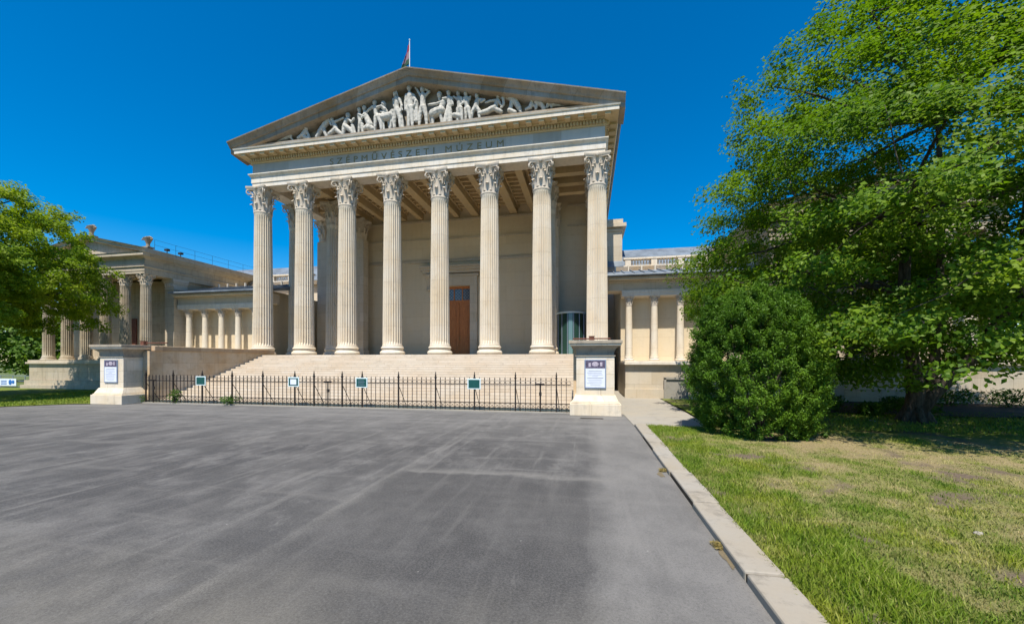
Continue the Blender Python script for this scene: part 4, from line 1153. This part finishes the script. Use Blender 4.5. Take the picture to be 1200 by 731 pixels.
def big_tree(name, base, trunk_mb, crown_pts, rads, per, leafL, mat, label, flat=.42, limbs_from=None, ctr=None, tw=True, group=None, cat='tree', gid=None):
    root = empty(name, base, label, cat, group)
    o = trunk_mb.build('trunk', M['bark'], smooth=True); keep(o, root)
    P, N_, idx = pads(crown_pts, rads, per, flat, 1.0, .55, np.array(ctr))
    n = len(P)
    ct = RNG.random(len(crown_pts))[idx]
    if gid is not None: ct = .35 * ct + .65 * RNG.random(gid.max() + 1)[gid][idx]
    tint = .1 + .6 * ct + RNG.normal(0, .2, n)
    L_ = leafL * (.7 + .6 * RNG.random(n)); 
    cr = leaves('crown', P, N_, L_, L_ * .58, tint, mat); keep(cr, root)
    return root

# --- the big tree on the right
def rz(z): 
    if z > 4.3: return 5.5 * max(0, 1 - ((z - 4.3) / 8.6) ** 1.7) ** .72
    return 5.75 * (1 - ((4.3 - z) / 6.5) ** 2)
TB = Vector((8.55, 12.25, .02)); CT = Vector((9.0, 12.3, 0))
tb = MB()
tb.tube([(TB.x, TB.y, -.1), (TB.x, TB.y, .08), (TB.x, TB.y, .35), (TB.x + .02, TB.y, .8), (TB.x - .05, TB.y, 1.4), (TB.x - .12, TB.y + .05, 2.2), (TB.x - .2, TB.y + .1, 3.4), (TB.x - .1, TB.y + .1, 5.5)],
        [.34, .26, .215, .195, .17, .15, .13, .1], 14)
for a in range(6):      # root flare
    an = a * PI / 3 + .3; tb.tube([(TB.x + .14 * math.cos(an), TB.y + .14 * math.sin(an), .42), (TB.x + .3 * math.cos(an), TB.y + .3 * math.sin(an), .12), (TB.x + .44 * math.cos(an), TB.y + .44 * math.sin(an), -.04)], [.10, .08, .03], 8)
tb.tube([(TB.x + .05, TB.y - .05, .35), (TB.x + .35, TB.y - .08, .85), (TB.x + .85, TB.y - .12, 1.4), (TB.x + 1.4, TB.y - .2, 2.05), (TB.x + 1.85, TB.y - .25, 3.1), (TB.x + 2.1, TB.y - .3, 4.6), (TB.x + 2.2, TB.y - .3, 6.5)], [.19, .18, .15, .125, .105, .085, .06], 12)
tb.tube([(TB.x + .3, TB.y - .05, .8), (TB.x + .5, TB.y + .1, 1.6), (TB.x + .75, TB.y + .3, 3.0), (TB.x + .9, TB.y + .4, 5.5), (TB.x + .8, TB.y + .4, 8.5)], [.12, .10, .085, .07, .05], 10)
cl = []; rd = []
lo = 1.9
tries = 0
while len(cl) < 2200 and tries < 60000:
    tries += 1
    z = 1.25 + 11.45 * random.random() ** 1.35; R_ = rz(z); a = random.uniform(0, 2 * PI)
    q = random.random() ** .30
    if z < 3.0 and q < .30 + (3.0 - z) * .25: continue
    R2 = R_ * (1 + .13 * noise.noise((math.cos(a) * 2, math.sin(a) * 2, z * .45)))
    x = CT.x + R2 * q * math.cos(a); y_ = CT.y + R2 * q * math.sin(a)
    if z < 2.1 + .9 * noise.noise((x * .55, y_ * .55, 4)): continue
    if z < 2.6 and y_ < 11.3 and x > 8.6: continue
    if noise.noise((x * .42, y_ * .42, z * .5)) < -.34: continue          # holes where sky shows
    # keep away from the yew
    if (x - 3.7) ** 2 + (y_ - 9.8) ** 2 < 1.9 ** 2 and z < 3.6: continue
    if x < 5.3 and z < 3.4: continue
    cl.append((x, y_, z)); rd.append(random.uniform(.42, .9))
for k in range(110):      # low hanging boughs left and right of the trunk
    x = random.uniform(6.3, 8.2) if k % 4 else random.uniform(10.6, 13.6); cl.append((x, random.uniform(11.2, 15.0), random.uniform(1.35, 3.0)))
kept, cl2, rd2, gid2 = two_level(cl, 1.2, 5, 17, .92, .26, .28, .54)
cl = kept
stems = [Vector((TB.x - .1, TB.y + .1, 3.4)), Vector((TB.x + .75, TB.y + .3, 3.2)), Vector((TB.x + 1.85, TB.y - .25, 3.1)), Vector((TB.x - .12, TB.y + .1, 5.2)), Vector((TB.x + .9, TB.y + .4, 6.4)), Vector((TB.x + .8, TB.y + .4, 8.2))]
mains = []
for k in range(60):
    i = random.randrange(len(cl)); p = Vector(cl[i]); s0 = min(stems, key=lambda s: (s - p).length + (3 if s.z > p.z + .6 else 0))
    if s0.z > p.z + 1.6: continue
    pp = limb(tb, s0, p, .065, .016, .12, 7, .15); mains += pp[2:]
for i in range(len(cl)):
    p = Vector(cl[i]); m_ = min(mains, key=lambda s: (s - p).length)
    if .2 < (m_ - p).length < 2.6: limb(tb, m_, p, .02, .006, .15, 4)
big_tree('broadleaf_tree', (TB.x, TB.y, 0), tb, cl2, rd2, 72, .10, M['leaf'], 'huge spreading green tree with a forked dark trunk on the right lawn', .62, None, (CT.x, CT.y, 4.0), gid=gid2)
print('CLUMPS', len(kept), len(cl2))

# --- generic tree builder
def generic_tree(name, base, h, r, zlow, nclump, per, leafL, mat, label, seed, trunk_r=.2, padr=(.5, 1.0), group=None, shape=1.4, two=None, flat=.48):
    random.seed(seed)
    b = MB(); base = Vector(base)
    top = base + Vector((random.uniform(-.3, .3), random.uniform(-.3, .3), h * .8))
    pp = limb(b, base - Vector((0, 0, .1)), top, trunk_r, trunk_r * .25, .04, 8)
    b.tube([base - Vector((0, 0, .1)), base + Vector((0, 0, .3))], [trunk_r * 1.6, trunk_r * .95], 10)
    cl = []; rd = []; tries = 0
    while len(cl) < nclump and tries < 60000:
        tries += 1
        z = random.uniform(zlow, h); t = (z - zlow) / (h - zlow)
        R_ = r * (max(0, 1 - abs((t - .38) / (.62 if t > .38 else .75)) ** (shape + .6))) ** .62
        a = random.uniform(0, 2 * PI); q = random.random() ** .4
        R_ *= 1 + .22 * noise.noise((math.cos(a) * 1.7 + seed, math.sin(a) * 1.7, z * .5))
        p = base + Vector((R_ * q * math.cos(a), R_ * q * math.sin(a), z))
        if noise.noise((p.x * .45, p.y * .45, p.z * .6)) < -.22: continue
        cl.append(p); rd.append(random.uniform(*padr))
    for k in range(26):
        p = random.choice(cl); s0 = min(pp[3:], key=lambda s: (s - p).length + (2 if s.z > p.z else 0))
        limb(b, s0, p, trunk_r * .28, .012, .12, 6)
    cl = [tuple(p) for p in cl]; gid = None; rd = np.array(rd); pts_ = np.array(cl)
    if two: kept_, pts_, rd, gid = two_level(cl, two, seed, 8, two * .72, two * .16 * (flat / .48) ** 2, two * .26, two * .46)
    return big_tree(name, base, b, pts_, rd, per, leafL, mat, label, flat, None, (base.x, base.y, (zlow + h) / 2), group=group, gid=gid)
# --- left tree, trunk outside the picture
generic_tree('broadleaf_tree', (-27.0, 11.6, 0), 9.8, 5.1, 3.5, 1900, 105, .12, M['leaf_left'], 'green leafy tree at the left edge hanging over the left pavilion', 9, .3, (.5, 1.0), two=.95, flat=.72)
# --- far trees on the left
for i, (x, y, h, r, lab) in enumerate(((-41, 27, 7.5, 3.6, 'bright green tree behind the barrier left of the pavilion'), (-46, 25, 6.0, 3.2, 'round green tree at the left edge of the photo behind the barrier'),
                                       (-44, 36, 10, 4.5, 'taller green tree farthest back beside the left pavilion'), (-54, 40, 11, 5, 'far green tree in front of the grey buildings at left'), (-39.5, 33, 8, 3.2, 'dark slim tree close behind the left pavilion columns'))):
    generic_tree('far_tree', (x, y, 0), h, r, .8, 130, 90, .3, M['far_leaf'] if i != 4 else M['leaf_dark'], lab, 20 + i, .18, (.6, 1.2), 'trees behind the left pavilion')
# --- the yew bush
random.seed(3)
YB = Vector((3.72, 9.75, .05))
yew = empty('yew_bush', YB, 'dense dark green egg shaped yew bush with upright tips on the lawn', 'bush')
b = MB()
for k in range(14):
    a = random.uniform(0, 2 * PI); q = random.uniform(.1, .8)
    limb(b, (YB.x + .1 * math.cos(a), YB.y + .1 * math.sin(a), 0), (YB.x + q * math.cos(a), YB.y + q * math.sin(a), random.uniform(1.6, 3.0)), .04, .01, .06, 5)
keep(b.build('stem', M['bark'], smooth=True), yew)
YH = 3.1
def yr(z):
    t = max(0, min(1, z / YH))
    if t < .3: return 1.33 * (.80 + .20 * math.sin(t / .3 * PI / 2))
    return 1.33 * max(0, 1 - ((t - .3) / .73) ** 3.5) ** .58
n = 210000; Pl = []; Nl = []; tl = []
tips = []
for k in range(1500):
    z = random.random() ** .9 * YH; a = random.uniform(0, 2 * PI); R_ = yr(z) * (1 + .11 * noise.noise((math.cos(a) * 2.2, math.sin(a) * 2.2, z * .9)) + .09 * noise.noise((math.cos(a) * 6, math.sin(a) * 6, z * 3)))
    q = random.uniform(.72, 1.0) ** .7
    tips.append((R_ * q * math.cos(a), R_ * q * math.sin(a), z))
# upright spires on top
for (dx, dy, zt_, w) in ((-1.02, -.25, 3.02, .15), (-.80, .05, 2.85, .17), (-.5, -.15, 3.16, .26), (.0, -.3, 3.2, .28), (.22, .25, 3.55, .3), (.62, -.1, 3.22, .28), (-.2, .3, 3.3, .28), (.9, -.1, 2.85, .24), (.45, -.45, 3.0, .22), (-.35, -.55, 2.85, .2), (.75, -.55, 2.6, .2)):
    for k in range(42):
        t = random.random(); z = zt_ - 1.1 + t * 1.1; R_ = w * (1 - t) ** .7
        a = random.uniform(0, 2 * PI); tips.append((dx + R_ * math.cos(a), dy + R_ * math.sin(a), z))
tips = np.array(tips); K = len(tips); idx = RNG.integers(0, K, n)
out = tips / (np.linalg.norm(tips * np.array([1, 1, .0]), axis=1, keepdims=True) + .05); out[:, 2] = .9
out /= np.linalg.norm(out, axis=1, keepdims=True)
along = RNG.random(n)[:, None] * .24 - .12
P = tips[idx] + out[idx] * along + RNG.normal(0, .036, (n, 3))
P[:, 2] = np.abs(P[:, 2])
N_ = RNG.normal(0, 1, (n, 3)) + out[idx] * .5
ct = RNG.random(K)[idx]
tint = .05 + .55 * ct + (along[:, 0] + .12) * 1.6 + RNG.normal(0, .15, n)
o = leaves('foliage', P + np.array([YB.x, YB.y, YB.z]), N_, .04 + .035 * RNG.random(n), .014 + .010 * RNG.random(n), tint, M['yew']); keep(o, yew)

# --- low shrubs and weeds
def small_plant(name, x, y, z, r, h, n, leafL, mat, label, cat, group=None, aspect=.35, thin=1.0):
    root = empty(name, (x, y, z), label, cat, group)
    b = MB()
    for k in range(7):
        a = random.uniform(0, 2 * PI); q = random.uniform(.2, .9)
        b.tube([(0, 0, -.02), (q * r * .5 * math.cos(a), q * r * .5 * math.sin(a), h * .5), (q * r * math.cos(a), q * r * math.sin(a), h * random.uniform(.7, 1))], [.012 * thin, .008 * thin, .004 * thin], 5)
    b.build('stem', M['bark'] if thin == 1 else M['straw'], root)
    q = RNG.normal(size=(n, 3)); q /= np.linalg.norm(q, axis=1, keepdims=True); q *= RNG.random((n, 1)) ** .45
    P = q * np.array([r, r, h * .52]) + np.array([0, 0, h * .52]); P[:, :2] *= (1 + .25 * np.sin(np.arctan2(q[:, 1], q[:, 0]) * 3 + x))[:, None]
    L_ = leafL * (.6 + .8 * RNG.random(n))
    leaves('foliage', P, np.array([0, 0, .7]) + RNG.normal(0, .7, (n, 3)), L_, L_ * aspect, RNG.random(n) * .9, mat, root)
    return root
wx = [(fence_u(207), 'green weed growing at the fence foot below the second post from the left'), (fence_u(271), 'larger green weed at the fence foot right of the first green sign'), (fence_u(166), 'low green weed at the fence foot against the left pedestal')]
for (x, lab), (r, h) in zip(wx, ((.22, .55), (.36, .34), (.2, .3))): small_plant('weed', x, VF - .06, .03, r, h, 240, .1, M['weed'], lab, 'weed', 'weeds along the fence')
shr = [(6.6, 14.4, .5, .5, 'small shrub right of the yew bush in the bed by the museum'), (7.5, 14.2, .55, .55, 'second small shrub in the bed, just left of the big trunk'), (8.2, 13.3, .4, .4, 'low leafy plant at the left foot of the big trunk'),
       (9.2, 13.2, .5, .5, 'low leafy plant at the right foot of the big trunk'), (10.0, 15.0, .6, .45, 'low shrub behind the big trunk by the podium'), (12.6, 16.6, .8, .7, 'bushy shrub against the right podium'), (14.2, 16.4, .9, .65, 'wide low shrub against the podium near the right edge'), (5.6, 14.6, .5, .45, 'small shrub hidden close to the yew bush right side'),
       (15.9, 16.2, .9, .6, 'low shrub at the right edge against the podium')]
for x, y, r, h, lab in shr: small_plant('low_shrub', x, y, .05, r, h, 900, .1, M['leaf_dark'], lab, 'shrub', 'shrubs along the podium', .4)
sheet('planting_bed', [(4.6, 13.9), (11.2, 13.2), (18, 15.8), (18, 17.4), (4.6, 17.4)], .09, M['soil'])

# --- small things on the lawn
def rock(name, x, y, r, mat, lab, cat):
    b = MB(); b.sphere((0, 0, 0), (r, r * .6, r * .28), 10, 7)
    b.v = [(p[0] * (1 + .7 * noise.noise((p[0] * 14 + x, p[1] * 14, p[2] * 14))), p[1] * (1 + .3 * noise.noise((p[0] * 9, p[1] * 9 + y, p[2] * 9))), p[2]) for p in b.v]
    o = b.build(name, mat, loc=(x, y, .055), smooth=True); o.rotation_euler.z = random.uniform(0, 3); return tag(o, lab, cat)
def ground_pt(px, py, z=.05):
    d = 459.4 * (EYE - z) / (py - 423.1); x = (px - 600) / 459.4 * d
    return x * math.cos(TH) - d * math.sin(TH), x * math.sin(TH) + d * math.cos(TH)
rock('stone', *ground_pt(1146, 625), .055, M['concrete'], 'pale flat stone lying in the dry grass at the right', 'stone')
rock('stone', *ground_pt(1022, 493), .09, M['concrete'], 'pale stone lying in shade near the planting bed', 'stone')
x, y = ground_pt(967, 513); small_plant('grass_tuft', x, y, .06, .09, .1, 90, .08, M['weed'], 'small brown grey tuft on the lawn right of the yew bush', 'tuft')
for px, py, lab in ((777, 552, 'dry grass tuft growing in the kerb joint near the middle of the kerb'), (843, 641, 'dry weed tuft in the gap between kerb and asphalt near the front')):
    x, y = ground_pt(px, py, 0); small_plant('grass_tuft', x + .0, y, 0, .07, .04, 420, .05, M['straw'], lab, 'tuft', None, .10, .25)
for k, (px, py, w, h_) in enumerate(((775, 556, .06, .16), (854, 655, .05, .26))):
    x, y = ground_pt(px, py, 0); pl_ = []
    for q in range(22):
        a = 2 * PI * q / 22; r_ = .75 + .45 * noise.noise((math.cos(a) * 1.5 + k * 7, math.sin(a) * 1.5, 0)) + random.uniform(-.12, .12); pl_.append((min(1.162, x + w * r_ * math.cos(a)), y + h_ * r_ * math.sin(a)))
    sheet('dirt_patch', pl_, .004 + .001 * k, M['moss'])
# strips of straw coloured litter by the kerb foot
x, y = ground_pt(858, 662, 0)

# ------------------------------------------------------------------ left background: barrier, banner, buildings
bar = empty('barrier_fence', (-36.5, 18.6, -.12), 'grey metal barrier fence at the left edge beside the pavilion', 'fence')
b = MB()
for k in range(11): b.tube([(-8 + k * 1.05, 0, 0), (-8 + k * 1.05, 0, .85)], .02, 6)
for z in (.15, .5, .84): b.tube([(-8, 0, z), (2.6, 0, z)], .015, 6)
b.build('rails', M['alu'], bar)
bn = empty('banner', (-36.2, 18.55, .08), 'white banner with blue print on the barrier fence', 'banner')
b = MB(); b.box(-.9, .55, -.04, -.02, 0, .46); b.build('banner_cloth', M['banner'], bn)
b = MB(); b.sphere((.05, -.045, .23), (.14, .01, .17), 14, 8); b.sphere((.3, -.045, .25), (.12, .01, .12), 12, 8)
for k in range(3): b.box(-.75, -.25, -.05, -.042, .1 + k * .1, .14 + k * .1)
b.build('banner_print', M['banner_blue'], bn)
def far_house(name, x0, x1, y0, y1, h, mat, lab):
    o_ = empty(name, ((x0 + x1) / 2, y0, 0), lab, 'building')
    b = MB(); b.box(x0, x1, y0, y1, 0, h); w = b.build('wall', mat); keep(w, o_)
    nx = int((x1 - x0) / 2.6)
    for f in range(int(h / 3.3)):
        for k in range(nx):
            x = x0 + (k + .5) * (x1 - x0) / nx; z = 1 + f * 3.3
            b = MB(); b.box(x - .55, x + .55, y0 - .04, y0 + .02, z, z + 1.6); q = b.build('window', M['glass']); keep(q, o_)
    b = MB(); b.box(x0 - .3, x1 + .3, y0 - .3, y1 + .3, h, h + .4); keep(b.build('roof', M['zinc']), o_)
far_house('grey_building', -92, -80, 58, 70, 15, M['plaster'], 'grey building far behind the trees at the left edge')
far_house('cream_building', -108, -93, 60, 72, 13, M['plaster_warm'], 'cream building far left, partly hidden by leaves')

# ------------------------------------------------------------------ camera, light, sky
cam = bpy.data.cameras.new('camera'); co = bpy.data.objects.new('camera', cam); C.objects.link(co)
co.location = (0, 0, EYE); co.rotation_euler = (PI / 2, 0, .19)
cam.sensor_width = 36; cam.lens = 459.4 / 1200 * 36; cam.shift_y = (423.1 - 365.5) / 1200
cam.clip_end = 4000; cam.clip_start = .05
bpy.context.scene.camera = co
EL, AZ = math.radians(62), math.radians(1.0)
sun = bpy.data.lights.new('sun', 'SUN'); sun.energy = 4.9; sun.angle = math.radians(.53); sun.color = (1, .925, .80)
so = bpy.data.objects.new('sun', sun); C.objects.link(so); so.rotation_euler = (PI / 2 - EL, 0, -AZ); so.location = (0, -30, 60)
w = bpy.data.worlds.new('World'); bpy.context.scene.world = w; w.use_nodes = True
t = w.node_tree; bg = t.nodes['Background']
sk = t.nodes.new('ShaderNodeTexSky'); sk.sky_type = 'NISHITA'; sk.sun_disc = False
sk.sun_elevation = EL; sk.sun_rotation = PI + AZ
sk.air_density = 1.0; sk.dust_density = .3; sk.ozone_density = 3.0
hs = t.nodes.new('ShaderNodeHueSaturation'); hs.inputs['Saturation'].default_value = 1.6; hs.inputs['Value'].default_value = 1.0
t.links.new(sk.outputs[0], hs.inputs['Color']); t.links.new(hs.outputs[0], bg.inputs[0])
bg.inputs[1].default_value = .109
vs_ = bpy.context.scene.view_settings
bpy.context.scene.display_settings.display_device = 'sRGB'
vs_.view_transform = 'Standard'; vs_.look = 'None'; vs_.exposure = .62; vs_.gamma = 1
